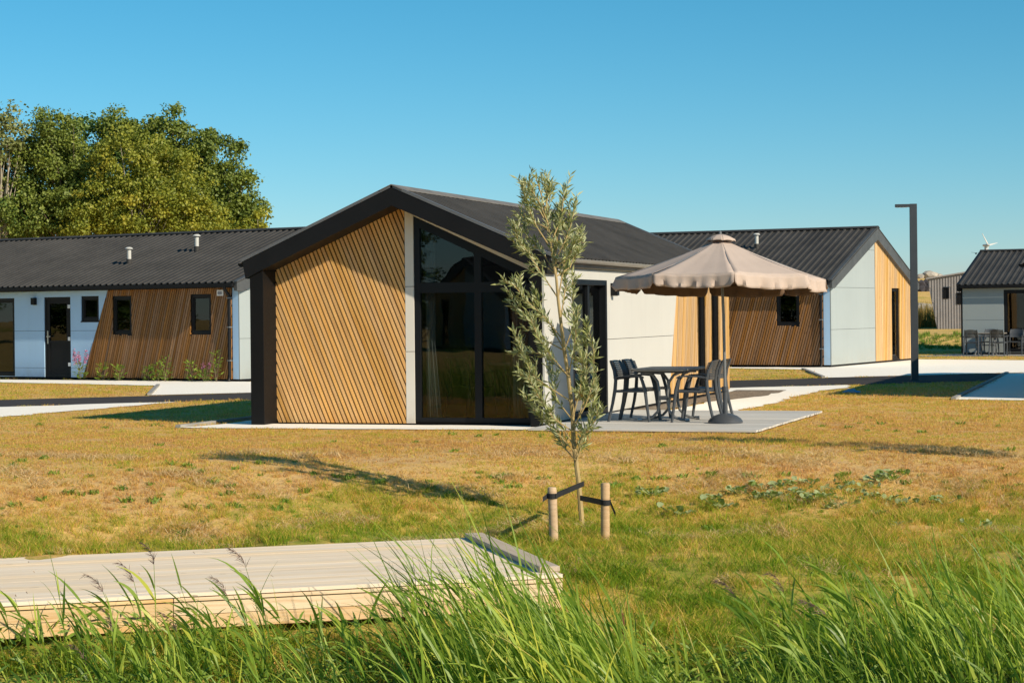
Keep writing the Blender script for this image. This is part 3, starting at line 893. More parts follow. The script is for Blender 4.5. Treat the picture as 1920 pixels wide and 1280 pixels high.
    # corner downpipe
    if gable_right:
        dp = MB().tube([(x1 - 0.27, -0.24, zg - 0.08), (x1 - 0.27, -0.20, zg - 0.16), (x1 - 0.27, -0.06, zg - 0.30), (x1 - 0.27, -0.06, 0.12), (x1 - 0.27, -0.11, 0.03)], 0.04, 10).build('downpipe', M['black'], t, smooth=True)
        for z in (0.5, 1.3, 2.0):
            MB().box(x1 - 0.315, x1 - 0.225, -0.105, -0.002, z, z + 0.03).build('bracket', M['metal'], dp)
    return t, F, sl
# left chalet
ops1 = [(-9.4, -7.6, 0.08, 2.1), (-6.52, -5.58, 0.07, 2.11), (-5.21, -4.59, 1.49, 2.12), (-4.12, -3.47, 1.15, 2.11), (-1.53, -0.86, 1.14, 2.12)]
c1, F1, sl1 = long_chalet('long left chalet with blue white panels, half glazed door and brown slatted boards', (-6.522, 48.481, 0), -R(33), -21.0, 0.0, 8.0, 3.82,
    dict(openings=ops1, ang=R(15.5), seams=(0.30, 1.25),
         white=[[(-20.98, 0.07), (-5.17, 0.07), (-4.245, None), (-20.98, None)]],
         wood=[[(-5.15, 0.07), (-0.23, 0.07), (-0.23, None), (-4.225, None)]]),
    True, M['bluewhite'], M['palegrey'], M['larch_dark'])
for o_ in ops1[2:]:
    window(c1, F1, *o_)
gd = window(c1, F1, *ops1[0], bar=0.08, name='glass_door', sill=False)
db = MB(); frame_bars(db, F1, *ops1[1], 0.06, -0.08, 0.01)
dr1 = db.build('door', M['frame'], c1)
dl = MB(); frame_bars(dl, F1, -6.46, -5.64, 0.13, 2.05, 0.11, -0.05, 0.0); dl.fbox(F1, -6.35, -5.75, 0.24, 0.92, -0.04, -0.012)
dl.fbox(F1, -6.35, -5.75, 0.92, 1.0, -0.05, 0.0)
dl.build('door_leaf', M['black'], dr1)
MB().fbox(F1, -6.35, -5.75, 1.0, 1.94, -0.03, -0.022).build('pane', M['glass_dark'], dr1)
MB().fbox(F1, -6.435, -6.395, 0.92, 1.25, 0.0, 0.015).fbox(F1, -6.43, -6.30, 1.09, 1.115, 0.015, 0.05).build('handle', M['chrome'], dr1)
for z in (0.35, 1.0, 1.82):
    MB().fbox(F1, -5.68, -5.60, z, z + 0.09, 0.0, 0.03).build('hinge', M['whitep'], dr1)
wl1 = MB().fbox(F1, -6.9, -6.78, 1.92, 2.10, 0.03, 0.13).build('wall_lamp', M['black'], c1)
np1 = MB().fbox(F1, -0.66, -0.46, 2.07, 2.21, 0.036, 0.05).build('number_plate', M['whitep'], c1)
MB().fbox(F1, -0.63, -0.50, 2.10, 2.175, 0.05, 0.052).build('plate_print', M['greyp'], np1)
roof_vent(c1, (-4.96, 1.46, 2.95)); roof_vent(c1, (-3.45, 2.37, 3.26))
# open casement in the left of its two board-wall windows
sb = MB(); a_ = F1.pt(-4.04, 1.22, -0.06); b_ = F1.pt(-3.80, 1.22, -0.34)
for z0, z1 in ((1.22, 1.26), (2.0, 2.04)):
    sb.hexa([(a_.x, a_.y, z0), (b_.x, b_.y, z0), (b_.x + .04, b_.y + .03, z0), (a_.x + .04, a_.y + .03, z0), (a_.x, a_.y, z1), (b_.x, b_.y, z1), (b_.x + .04, b_.y + .03, z1), (a_.x + .04, a_.y + .03, z1)])
sb.build('open_sash', M['whitep'], c1)
# right chalet
ops2 = [(-1.57, -0.90, 1.16, 2.12)]
c2, F2, sl2 = long_chalet('right chalet with brown slatted front and pale grey and larch gable behind lamp post', (8.74, 55.52, 0), -R(27.5), -15.0, 0.0, 8.0, 3.96,
    dict(openings=ops2, ang=R(15.5), white=[[(-14.98, 0.07), (-6.55, 0.07), (-6.55, None), (-14.98, None)]], wood=[[(-6.5, 0.07), (-0.23, 0.07), (-0.23, None), (-6.5, None)]]),
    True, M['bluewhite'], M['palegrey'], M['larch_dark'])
for o_ in ops2:
    window(c2, F2, *o_)
np2 = MB().fbox(F2, -0.62, -0.42, 2.14, 2.25, 0.036, 0.05).build('number_plate', M['whitep'], c2)
MB().fbox(F2, -0.57, -0.46, 2.175, 2.225, 0.05, 0.052).build('plate_print', M['greyp'], np2)
roof_vent(c2, (-3.08, 2.5, 3.4))
# far right chalet
ops3 = [(1.45, 3.9, 0.08, 2.2)]
c3, F3, sl3 = long_chalet('grey panelled chalet at the right edge with dining chairs on its terrace', (15.4, 69.5, 0), -R(24), 0.0, 14.0, 8.0, 3.64,
    dict(openings=ops3, seams=(1.18,), white=[[(0.06, 0.07), (13.7, 0.07), (13.7, None), (0.06, None)]]),
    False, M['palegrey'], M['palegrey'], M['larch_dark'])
g3 = window(c3, F3, *ops3[0], bar=0.09, name='glass_door', sill=False, glass='glass_dark')
MB().fbox(F3, 2.2, 2.3, 0.17, 2.1, -0.06, 0.0).build('mullion', M['frame'], g3)
MB().box(0.0, 0.055, -0.035, -0.001, 0.05, 2.32).build('corner_trim', M['black'], c3)

# far grey lodge on the raised ground
lodge = thing('timber_lodge', 'grey brown boarded lodge with a leaning end wall and monopitch roof far behind', 'lodge', (20.97, 100, 0.57), -R(16))
lb = MB().prism([(0, 0, 0), (6.5, 0, 0), (6.5, 0, 3.5), (-0.46, 0, 2.46)], (0, 7, 0)); lb.build('body', M['shed'], lodge)
for k in range(48):
    x = -0.36 + k * 0.135
    zt_ = 2.46 + (x + 0.46) * 0.149; zb = 0.0 if x > 0.02 else (0.02 - x) / 0.46 * 2.46
    hit = [(0.30, 0.60, 1.50, 2.06), (0.95, 1.4, 1.22, 1.78)]
    segs = [(zb, zt_ - 0.03)]
    for a, b, z0, z1 in hit:
        if a - 0.08 < x < b + 0.02:
            segs = [(zb, z0 - 0.02), (z1 + 0.02, zt_ - 0.03)]
    for z0, z1 in segs:
        MB().box(x, x + 0.075, -0.035, -0.001, z0, z1).build('batten', M['shed'], lodge)
FLo = Frame((0, 0, 0), (1, 0, 0), (0, -1, 0))
for a, b, z0, z1 in ((0.30, 0.60, 1.50, 2.06), (0.95, 1.4, 1.22, 1.78)):
    wv_ = MB(); frame_bars(wv_, FLo, a, b, z0, z1, 0.05, 0.002, 0.06); wv_.box(a + .05, b - .05, -0.012, -0.002, z0 + .05, z1 - .05)
    wv_.build('window', M['black'], lodge)
MB().prism([(-0.50, -0.12, 2.46), (6.6, -0.12, 3.53), (6.6, -0.12, 3.60), (-0.50, -0.12, 2.53)], (0, 7.3, 0)).build('roof', M['shed'], lodge)

# ------------------------------------------------------------------ terrace, jetty
ter = thing('terrace', 'grey boarded terrace beside the nearest chalet under the parasol', 'terrace', (HO[0], HO[1], 0), -HA)
y = -0.92
while y < 4.15:
    x0, x1 = 2.27, 5.36 + random.uniform(-0.01, 0.01)
    mb = MB().box(-(x1 - x0) / 2, (x1 - x0) / 2, -0.066, 0.066, -0.012, 0.012)
    o = mb.build('board', M['terrace'], ter); o.location = ((x0 + x1) / 2, y + 0.07, 0.034)
    y += 0.138
MB().box(2.28, 5.3, -0.90, 4.12, -0.05, 0.020).build('joist_frame', M['grey_wood'], ter)

JR = math.atan2(0.296, 0.955)
jet = thing('jetty', 'low wooden jetty of pale weathered boards with fresh timber fascia at the water', 'jetty', (0.385, 16.2, -0.50), JR)
yb = 0.0; k = 0
while yb < 2.80:
    cut = -random.uniform(2.2, 6.2) if k else -3.05
    for a, b in ((-10.4, cut - 0.003), (cut + 0.003, 0.0)):
        mb = MB().box(-(b - a) / 2, (b - a) / 2, -0.0685, 0.0685, -0.014, 0.014)
        o = mb.build('board', M['deck'], jet)
        o.location = ((a + b) / 2, yb + 0.07 + random.uniform(-.0015, .0015) - (0.025 if (k == 0 and b < -1) else 0), -0.014 + random.uniform(-0.0008, 0.0008))
    yb += 0.1415; k += 1
for z0, z1, y0, y1 in ((-0.062, -0.036, -0.012, 0.03), (-0.165, -0.068, 0.004, 0.05), (-0.272, -0.169, 0.006, 0.05)):
    cuts = [-10.4, -6.3, -3.1, 0.0]
    for a, b in zip(cuts[:-1], cuts[1:]):
        o = MB().box(-(b - a) / 2 + 0.003, (b - a) / 2 - 0.003, 0, y1 - y0, 0, z1 - z0).build('fascia_beam', M['fascia'], jet, bevel=0.003)
        o.location = ((a + b) / 2, y0, z0)
o = MB().box(-1.38, 1.38, -0.025, 0.025, -0.11, 0.11).build('end_fascia', M['fascia'], jet); o.location = (-0.03, 1.42, -0.16); o.rotation_euler = (0, 0, R(90))
o = MB().box(-1.32, 1.32, -0.085, 0.085, 0, 0.045).build('edge_beam', M['kerb_wood'], jet, bevel=0.006); o.location = (0.0, 1.46, 0.003); o.rotation_euler = (0, 0, R(87.3))
for x in (-8.2, -5.6, -2.9, -0.35):
    for y_ in (0.14, 2.5):
        MB().tube([(x, y_, -1.3), (x, y_, -0.03)], 0.06, 10).build('pile', M['grey_wood'], jet, smooth=True)
for x in (-9.5, -6.9, -4.2, -1.6):
    MB().box(x - 0.035, x + 0.035, 0.06, 2.76, -0.20, -0.03).build('joist', M['grey_wood'], jet)

# ------------------------------------------------------------------ parasol, table, chairs
px_, py_ = hloc(4.60, 0.72)
par = thing('parasol', 'open taupe garden parasol with scalloped valance on the grey terrace', 'parasol', (px_, py_, 0.046), R(-1))
MB().lathe([(0.238, 0.0), (0.24, 0.025), (0.215, 0.062), (0.16, 0.10), (0.09, 0.125), (0.05, 0.135)], 32).build('base', M['plastic'], par, smooth=True)
MB().tube([(0, 0, 0.12), (0, 0, 0.46)], 0.034, 14).lathe([(0.045, 0.44), (0.045, 0.50)], 14).build('tube', M['plastic'], par, smooth=True)
MB().tube([(0, 0, 0.40), (-0.012, 0, 1.5), (-0.045, 0, 2.55)], [0.021, 0.021, 0.019], 14).build('pole', M['metal'], par, smooth=True)
RAD, ZR, ZT, CX = 1.45, 1.985, 2.535, -0.045
TX, TY = R(-2.2), R(1.0)
def ctilt(p):
    v = Vector((p[0], p[1], p[2] - ZR)); v = Matrix.Rotation(TX, 3, 'X') @ Matrix.Rotation(TY, 3, 'Y') @ v
    return (v.x + CX, v.y, v.z + ZR)
cor = [(RAD * math.cos(R(45 * k + 2)), RAD * math.sin(R(45 * k + 2))) for k in range(9)]
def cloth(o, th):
    o.data.materials.append(M['canvas_shade'])
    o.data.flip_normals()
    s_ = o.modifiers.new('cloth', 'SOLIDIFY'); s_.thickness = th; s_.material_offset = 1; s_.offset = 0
for k in range(8):
    a, b = cor[k], cor[k + 1]
    mb = MB(); nu, nv = 12, 12
    for j in range(nv + 1):
        t_ = 0.05 + 0.95 * j / nv
        for i in range(nu + 1):
            u = i / nu
            q = (a[0] * (1 - u) + b[0] * u, a[1] * (1 - u) + b[1] * u)
            r_ = t_
            sag = -0.022 * math.sin(math.pi * u) * t_ * (1.15 - 0.3 * t_) - 0.03 * math.sin(math.pi * t_) + 0.004 * math.sin(u * 23 + k) * t_
            ins = 1 - 0.035 * math.sin(math.pi * u) * t_
            mb.v.append(ctilt((q[0] * r_ * ins, q[1] * r_ * ins, ZT + (ZR - ZT) * t_ + sag)))
    for j in range(nv):
        for i in range(nu):
            p0 = j * (nu + 1) + i
            mb.f.append((p0, p0 + 1, p0 + nu + 2, p0 + nu + 1))
    o = mb.build('canopy_panel', M['canvas'], par, smooth=True)
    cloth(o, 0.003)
    mv = MB(); nd = 5; nU = 26
    ph = random.random() * 6
    for j in range(nd + 1):
        d_ = j / nd
        for i in range(nU + 1):
            u = i / nU
            q = (a[0] * (1 - u) + b[0] * u, a[1] * (1 - u) + b[1] * u)
            ins = 1 - 0.035 * math.sin(math.pi * u)
            drop = 0.185 * d_ * (1 - 0.30 * (abs(2 * u - 1) ** 34)) * (0.95 + 0.05 * math.sin(u * 3 + k))
            flare = 1 + d_ * (0.012 + 0.016 * math.sin(u * 17 + ph) * (0.3 + d_) + 0.013 * math.sin(u * 39 + ph * 2) + 0.008 * math.sin(u * 67 + ph))
            inset = 0.012 * d_
            uu = u * (1 - 2 * inset) + inset
            q = (a[0] * (1 - uu) + b[0] * uu, a[1] * (1 - uu) + b[1] * uu)
            sag = -0.022 * math.sin(math.pi * u) * 0.85 + 0.004 * math.sin(u * 23 + k)
            mv.v.append(ctilt((q[0] * ins * flare, q[1] * ins * flare, ZR + sag - drop)))
    for j in range(nd):
        for i in range(nU):
            p0 = j * (nU + 1) + i
            mv.f.append((p0, p0 + 1, p0 + nU + 2, p0 + nU + 1))
    o = mv.build('valance', M['canvas'], par, smooth=True)
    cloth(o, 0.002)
    MB().tube([ctilt((a[0] * 0.03, a[1] * 0.03, ZT - 0.05)), ctilt((a[0] * 0.99, a[1] * 0.99, ZR - 0.022))], 0.008, 6).build('rib', M['metal'], par)
    MB().tube([(CX * 0.85 + 0.02 * a[0], 0.02 * a[1], 2.02), ctilt((a[0] * 0.52, a[1] * 0.52, ZT + (ZR - ZT) * 0.52 - 0.06))], 0.007, 6).build('strut', M['metal'], par)
mb = MB()
for k in range(8):
    a, b = cor[k], cor[k + 1]; n = 6
    i0 = len(mb.v)
    for j, (r_, z_) in enumerate(((0.02, 0.04), (0.08, 0.012), (0.135, -0.028), (0.143, -0.062))):
        for i in range(n + 1):
            u = i / n; q = (a[0] * (1 - u) + b[0] * u, a[1] * (1 - u) + b[1] * u)
            w = 0.012 * math.sin(math.pi * u) * (j > 1)
            mb.v.append(ctilt((q[0] * r_, q[1] * r_, ZT + 0.02 + z_ + (w if j == 3 else -w * .3))))
    for j in range(3):
        for i in range(n):
            p0 = i0 + j * (n + 1) + i; mb.f.append((p0, p0 + 1, p0 + n + 2, p0 + n + 1))
o = mb.build('vent_cap', M['canvas'], par, smooth=True)
s_ = o.modifiers.new('cloth', 'SOLIDIFY'); s_.thickness = 0.003
MB().lathe([(0.02, 0), (0.02, 0.04), (0.005, 0.055)], 10, (CX, 0, ZT + 0.05)).build('finial', M['metal'], par, smooth=True)

def rounded(w, d, r, n=6):
    out = []
    for cx, cy, a0 in ((w - r, d - r, 0), (-w + r, d - r, 90), (-w + r, -d + r, 180), (w - r, -d + r, 270)):
        for k in range(n + 1):
            an = R(a0 + 90 * k / n); out.append((cx + r * math.cos(an), cy + r * math.sin(an)))
    return out
def make_table(label, loc, rz, group=None):
    t = thing('garden_table', label, 'table', loc, rz, group)
    MB().prism([(x, y, 0.715) for x, y in rounded(0.40, 0.66, 0.12)], (0, 0, 0.03)).build('table_top', M['tabletop'], t, bevel=0.006)
    MB().box(-0.33, 0.33, -0.52, 0.52, 0.685, 0.714).build('apron', M['plastic'], t)
    for sy in (-0.30, 0.30):
        for sx in (-1, 1):
            pts = [(sx * 0.33, sy, 0.69), (sx * 0.24, sy, 0.69), (sx * 0.15, sy, 0.65), (sx * 0.085, sy, 0.56), (sx * 0.06, sy, 0.42), (sx * 0.06, sy, 0.25), (sx * 0.085, sy, 0.14), (sx * 0.16, sy, 0.06), (sx * 0.25, sy, 0.028), (sx * 0.34, sy, 0.025)]
            l = MB().tube(pts, 0.020, 8).build('leg', M['metal'], t, smooth=True)
            MB().tube([(sx * 0.31, sy, 0.025), (sx * 0.375, sy, 0.025)], 0.0245, 8).build('foot_cap', M['chrome'], l, smooth=True)
        MB().box(-0.07, 0.07, sy - 0.025, sy + 0.025, 0.30, 0.36).build('clamp', M['plastic'], t)
    MB().tube([(0, -0.30, 0.33), (0, 0.30, 0.33)], 0.016, 8).build('stretcher', M['plastic'], t, smooth=True)
    return t
def make_chair(label, loc, rz, group):
    """armchair facing +X"""
    t = thing('garden_chair', label, 'chair', loc, rz, group)
    st = MB(); n = 8
    for dz in (0.0, -0.022):
        for i in range(n + 1):
            for j in range(n + 1):
                u, v = i / n, j / n
                st.v.append((-0.21 + 0.43 * u, -0.225 + 0.45 * v, 0.445 + 0.02 * u ** 3 - 0.022 * math.sin(math.pi * v) * math.sin(math.pi * min(1, u * 1.1)) + dz - (0.02 if u == 1 else 0)))
    K = (n + 1) ** 2
    for i in range(n):
        for j in range(n):
            p = i * (n + 1) + j; st.f.append((p, p + n + 1, p + n + 2, p + 1)); st.f.append((K + p, K + p + 1, K + p + n + 2, K + p + n + 1))
    for i in range(n):
        for a, b in (((i * (n + 1)), ((i + 1) * (n + 1))), (i * (n + 1) + n, (i + 1) * (n + 1) + n), (i, i + 1), (n * (n + 1) + i, n * (n + 1) + i + 1)):
            st.f.append((a, b, K + b, K + a))
    st.build('seat', M['plastic'], t, smooth=True)
    # back: curved shell with slots
    bk = MB(); rows = 10
    for r_ in range(rows):
        z0 = 0.585 + r_ * 0.0275; z1 = z0 + (0.0235 if 0 < r_ < rows - 1 else 0.028)
        pts0, pts1 = [], []
        for i in range(11):
            v = -1 + 2 * i / 10
            y_ = 0.215 * v
            for z, lst in ((z0, pts0), (z1, pts1)):
                lean = -0.215 - (z - 0.45) * 0.13 - max(0, z - 0.72) * 0.25
                top = 0.03 * (abs(v) ** 3) if r_ == rows - 1 and z == z1 else 0
                lst.append((lean + 0.055 * v * v - 0.01, y_, z - top))
        for i in range(10):
            a, b, c, d = pts0[i], pts0[i + 1], pts1[i + 1], pts1[i]
            o_ = lambda p: (p[0] - 0.018, p[1], p[2])
            bk.hexa([a, b, o_(b), o_(a), d, c, o_(c), o_(d)])
    bk.build('backrest', M['plastic'], t)
    for s in (-1, 1):
        MB().tube([(-0.33, s * 0.25, 0), (-0.27, s * 0.24, 0.25), (-0.235, s * 0.23, 0.45), (-0.225, s * 0.225, 0.58), (-0.25, s * 0.215, 0.72), (-0.31, s * 0.195, 0.855)], [0.020, 0.023, 0.027, 0.026, 0.024, 0.018], 8).build('leg', M['plastic'], t, smooth=True)
        MB().tube([(0.27, s * 0.255, 0), (0.235, s * 0.25, 0.25), (0.21, s * 0.245, 0.45), (0.17, s * 0.25, 0.58), (0.14, s * 0.255, 0.645)], [0.019, 0.023, 0.026, 0.024, 0.020], 8).build('leg', M['plastic'], t, smooth=True)
        ar = MB(); prof = [(-0.24, 0.632), (-0.1, 0.65), (0.05, 0.655), (0.15, 0.648), (0.19, 0.63)]
        for (xa, za), (xb, zb) in zip(prof[:-1], prof[1:]):
            ar.hexa([(xa, s * 0.23, za - 0.022), (xb, s * 0.23, zb - 0.022), (xb, s * 0.285, zb - 0.022), (xa, s * 0.285, za - 0.022), (xa, s * 0.23, za), (xb, s * 0.23, zb), (xb, s * 0.285, zb), (xa, s * 0.285, za)])
        ar.build('armrest', M['plastic'], t)
        MB().tube([(-0.23, s * 0.228, 0.425), (0.205, s * 0.236, 0.43)], 0.02, 6).build('side_rail', M['plastic'], t, smooth=True)
    return t
tx, ty = hloc(3.66, 1.30)
make_table('grey rectangular garden table with rounded corners between four chairs', (tx, ty, 0.046), -HA)
for x, y_, dr_, lb in ((3.24, 1.08, 0, 'dark plastic armchair on the wall side of the terrace table, nearer to the lawn'),
                      (3.24, 1.72, 0, 'dark plastic armchair on the wall side of the terrace table, farther from the lawn'),
                      (4.12, 0.98, 180, 'dark plastic armchair beside the parasol base'),
                      (4.12, 1.68, 180, 'dark plastic armchair behind the one beside the parasol base')):
    q = hloc(x, y_)
    make_chair(lb, (q[0], q[1], 0.046), -HA + R(dr_) + R(random.uniform(-5, 5)), 'armchairs round the garden table')
# far terrace set
def c3loc(x, y_):
    b = R(24); return (15.4 + x * math.cos(b) + y_ * math.sin(b), 69.5 - x * math.sin(b) + y_ * math.cos(b))
q = c3loc(1.05, -1.2)
make_table('dark table on the far right chalet terrace', (q[0], q[1], 0.012), -R(24) + R(90))
for x, y_, dr_, lb in ((0.78, -2.0, 90, 'dark chair on the lawn side of the far table, nearest the wall corner'),
                      (1.62, -2.0, 90, 'dark chair on the lawn side of the far table, before the glass door'),
                      (1.05, -0.45, -90, 'dark chair between the far terrace table and its grey wall'),
                      (1.95, -0.7, -90, 'dark chair at the far terrace table close to the open glass door')):
    q = c3loc(x, y_)
    make_chair(lb, (q[0], q[1], 0.012), -R(24) + R(dr_), 'chairs at the far terrace table')

# inside the nearest chalet
q = hloc(1.15, 2.3)
dt = thing('dining_table', 'pale round dining table behind the gable window', 'table', (q[0], q[1], 0.085), -HA)
MB().lathe([(0.48, 0.72), (0.50, 0.735), (0.50, 0.75), (0.02, 0.752)], 28).build('table_top', M['shade'], dt, smooth=True)
MB().lathe([(0.28, 0), (0.05, 0.05), (0.04, 0.71)], 16).build('pedestal', M['black'], dt, smooth=True)
for x, y_, dr_, lb in ((0.62, 1.55, 60, 'grey chair inside, behind the left lower pane of the gable window'), (1.5, 1.4, 110, 'grey chair inside, behind the right lower pane of the gable window')):
    q = hloc(x, y_); make_chair(lb, (q[0], q[1], 0.085), -HA + R(dr_), 'dining chairs inside the nearest chalet')
q = hloc(1.35, 2.2)
pl = thing('pendant_lamp', 'pale shallow pendant lamp hanging inside the gable window', 'lamp', (q[0], q[1], 1.32), 0)
MB().lathe([(0.24, 0.0), (0.235, 0.02), (0.14, 0.12), (0.04, 0.15)], 24).build('lamp_shade', M['shade'], pl, smooth=True)
MB().tube([(0, 0, 0.14), (0, 0, 1.45)], 0.006, 6).build('cord', M['black'], pl)
def curtain(label, x0, x1, y_, flare):
    mb = MB(); n = 40
    for z, f_ in ((2.75 if x0 < 1 else 2.05, 1.0), (1.2, 0.9), (0.1, 1.0 + flare)):
        for i in range(n + 1):
            u = i / n
            a = hloc(x0 + (x1 - x0) * u * f_, y_ + 0.035 * math.sin(u * 42) + 0.01 * math.sin(u * 17))
            mb.v.append((a[0], a[1], z))
    for j in range(2):
        for i in range(n):
            p0 = j * (n + 1) + i; mb.f.append((p0, p0 + 1, p0 + n + 2, p0 + n + 1))
    o = mb.build('curtain', M['curtain'], None, smooth=True)
    s_ = o.modifiers.new('cloth', 'SOLIDIFY'); s_.thickness = 0.004
    return tag(o, label, 'curtain', 'curtains behind the gable window')
curtain('grey curtain behind the gable window, on the side of the boards', 0.24, 0.40, 0.66, 0.5)
curtain('grey curtain behind the gable window, on the side of the willow', 1.55, 1.86, 0.66, 0.0)

# ------------------------------------------------------------------ lamp post, turbine, litter
lp = thing('lamp_post', 'slim square anthracite lamp post with a flat arm at the road edge', 'lamp post', (8.99, 45.3, 0), -R(8))
MB().box(-0.08, 0.08, -0.08, 0.08, -0.1, 3.93).build('mast', M['lamp'], lp, bevel=0.006)
ar = MB().box(-0.40, -0.081, -0.079, 0.079, 3.86, 3.925).build('arm', M['lamp'], lp, bevel=0.004)
MB().box(-0.38, -0.14, -0.06, 0.06, 3.853, 3.861).build('lens', M['whitep'], ar)
MB().box(-0.1, 0.1, -0.1, 0.1, -0.05, 0.015).build('base_plate', M['lamp'], lp)

wt = thing('wind_turbine', 'white wind turbine far away above the right chalet roof', 'wind turbine', (351, 1500, 0), R(40))
MB().tube([(0, 0, -2), (0, 0, 47)], [1.5, 0.9], 14).build('tower', M['turbine'], wt, smooth=True)
MB().tube([(0, 2.2, 47.9), (0, -1.8, 47.9)], [0.8, 1.1], 12).build('nacelle', M['turbine'], wt, smooth=True)
MB().lathe([(1.0, -0.5), (0.9, 0.5), (0.2, 1.3)], 12).build('hub', M['turbine'], wt, smooth=True).matrix_local = Matrix.Translation((0, -2.4, 47.9)) @ Matrix.Rotation(R(90), 4, 'X')
for an in (40, 160, 280):
    d = Vector((-math.sin(R(an)), 0, math.cos(R(an)))); n_ = Vector((math.cos(R(an)), 0, math.sin(R(an))))
    c = Vector((0, -2.5, 47.9)); mb = MB()
    for (l0, w0), (l1, w1) in (((0.5, 0.35), (2.6, 0.55)), ((2.6, 0.55), (11.0, 0.15))):
        y0 = Vector((0, 0.15, 0))
        p = [c + d * l0 - n_ * w0 - y0, c + d * l1 - n_ * w1 - y0, c + d * l1 + n_ * w1 - y0, c + d * l0 + n_ * w0 - y0]
        mb.hexa(p + [q_ + y0 * 2 for q_ in p])
    mb.build('blade', M['turbine'], wt)
lt = MB(); lt.lathe([(0.16, 0.0), (0.14, 0.05), (0.07, 0.09), (0.02, 0.085)], 9)
for i, v in enumerate(lt.v):
    lt.v[i] = (v[0] * (1 + 0.4 * math.sin(i * 1.7)), v[1] * 0.7 * (1 + 0.3 * math.sin(i * 2.9)), v[2] * (1 + 0.4 * math.sin(i * 4.1)))
o = lt.build('litter_bag', M['blue']); o.location = (6.42, 38.4, 0.02); o.scale = (1.0, 0.8, 0.6)
tag(o, 'crumpled blue plastic bag lying on the shaded lawn', 'litter')
bd_ = thing('bird', 'tiny dark bird flying left of the far right roof', 'bird', (16.5, 72.0, 3.52), R(70))
MB().tube([(-0.10, 0, 0), (-0.03, 0, 0.005), (0.06, 0, 0.01), (0.10, 0, 0.02), (0.125, 0, 0.015)], [0.006, 0.028, 0.03, 0.022, 0.004], 8).build('body', M['black'], bd_, smooth=True)
for s in (-1, 1):
    MB().hexa([(0.05, 0, 0.015), (-0.03, 0, 0.012), (-0.06, s * 0.15, 0.05), (0.0, s * 0.16, 0.055), (0.05, 0, 0.022), (-0.03, 0, 0.018), (-0.06, s * 0.15, 0.055), (0.0, s * 0.16, 0.06)]).build('wing', M['black'], bd_)

# rocks on the dike
def boulder(label, loc, r_, mat, group, name='boulder'):
    bm = bmesh.new(); bmesh.ops.create_icosphere(bm, subdivisions=2, radius=1.0)
    for v in bm.verts:
        v.co *= 1 + random.uniform(-0.16, 0.16)
        v.co.z *= 0.65
    m_ = bpy.data.meshes.new(name); bm.to_mesh(m_); bm.free(); m_.materials.append(M[mat])
    o = bpy.data.objects.new(name, m_); col.objects.link(o); o.location = loc; o.scale = (r_, r_, r_); o.rotation_euler = (0, 0, random.random() * 6)
    return tag(o, label, 'boulder', group)
for x, r_, lb in ((40.0, 0.55, 'pale boulder on the dike crest between two others'), (40.9, 0.8, 'largest pale boulder on the dike crest'), (41.7, 0.5, 'small pale boulder on the dike crest next to the grey lodge')):
    boulder(lb, (x, 198, float(height(x, 198)) + r_ * 0.35), r_, 'stone', 'boulders on the dike crest')
boulder('long pale rock in the tall dry grass beside the lamp post', (23.9, 118, float(height(23.9, 118)) + 0.75), 1.0, 'stone', None)
bw = thing('stone_revetment', 'dark low stone revetment crossing the dike slope', 'revetment', (33, 166, float(height(34, 166))), 0)
for k in range(34):
    bm = bmesh.new(); bmesh.ops.create_icosphere(bm, subdivisions=1, radius=0.42)
    for v in bm.verts:
        v.co *= 1 + random.uniform(-0.2, 0.2)
    m_ = bpy.data.meshes.new('stone'); bm.to_mesh(m_); bm.free(); m_.materials.append(M['basalt'])
    o = bpy.data.objects.new('stone', m_); col.objects.link(o); o.parent = bw
    o.location = (-2 + (k // 2) * 0.5 + random.uniform(-.1, .1), random.uniform(-.2, .2), 0.15 + (k % 2) * 0.4)

# ------------------------------------------------------------------ foliage builders
def leaf_mesh(name, centers, dirs, normals, length, width, rnd, mat):
    """lance-shaped leaves: two triangles folded on the midrib"""
    n = len(centers)
    d = dirs / np.linalg.norm(dirs, axis=1, keepdims=True)
    s = np.cross(d, normals); s /= np.maximum(np.linalg.norm(s, axis=1, keepdims=True), 1e-6)
    nn = np.cross(s, d)
    L_ = length[:, None]; W_ = width[:, None]
    a = centers; t_ = centers + d * L_
    m1 = centers + d * L_ * 0.45 + s * W_ * 0.5 + nn * W_ * 0.18
    m2 = centers + d * L_ * 0.45 - s * W_ * 0.5 + nn * W_ * 0.18
    v = np.stack([a, m1, t_, m2], 1).reshape(-1, 3)
    i = np.arange(n) * 4
    me_ = bpy.data.meshes.new(name)
    me_.vertices.add(4 * n); me_.vertices.foreach_set('co', v.astype(np.float32).ravel())
    me_.loops.add(6 * n); me_.polygons.add(2 * n)
    me_.loops.foreach_set('vertex_index', np.stack([i, i + 1, i + 2, i, i + 2, i + 3], 1).astype(np.int32).ravel())
    me_.polygons.foreach_set('loop_start', np.arange(2 * n, dtype=np.int32) * 3)
    me_.polygons.foreach_set('loop_total', np.full(2 * n, 3, np.int32))
    at = me_.attributes.new('rnd', 'FLOAT', 'FACE'); at.data.foreach_set('value', np.repeat(rnd, 2).astype(np.float32))
    me_.materials.append(mat); me_.update(); me_.validate()
    return me_
def unit(n):
    v = rng.normal(size=(n, 3)); return v / np.linalg.norm(v, axis=1, keepdims=True)

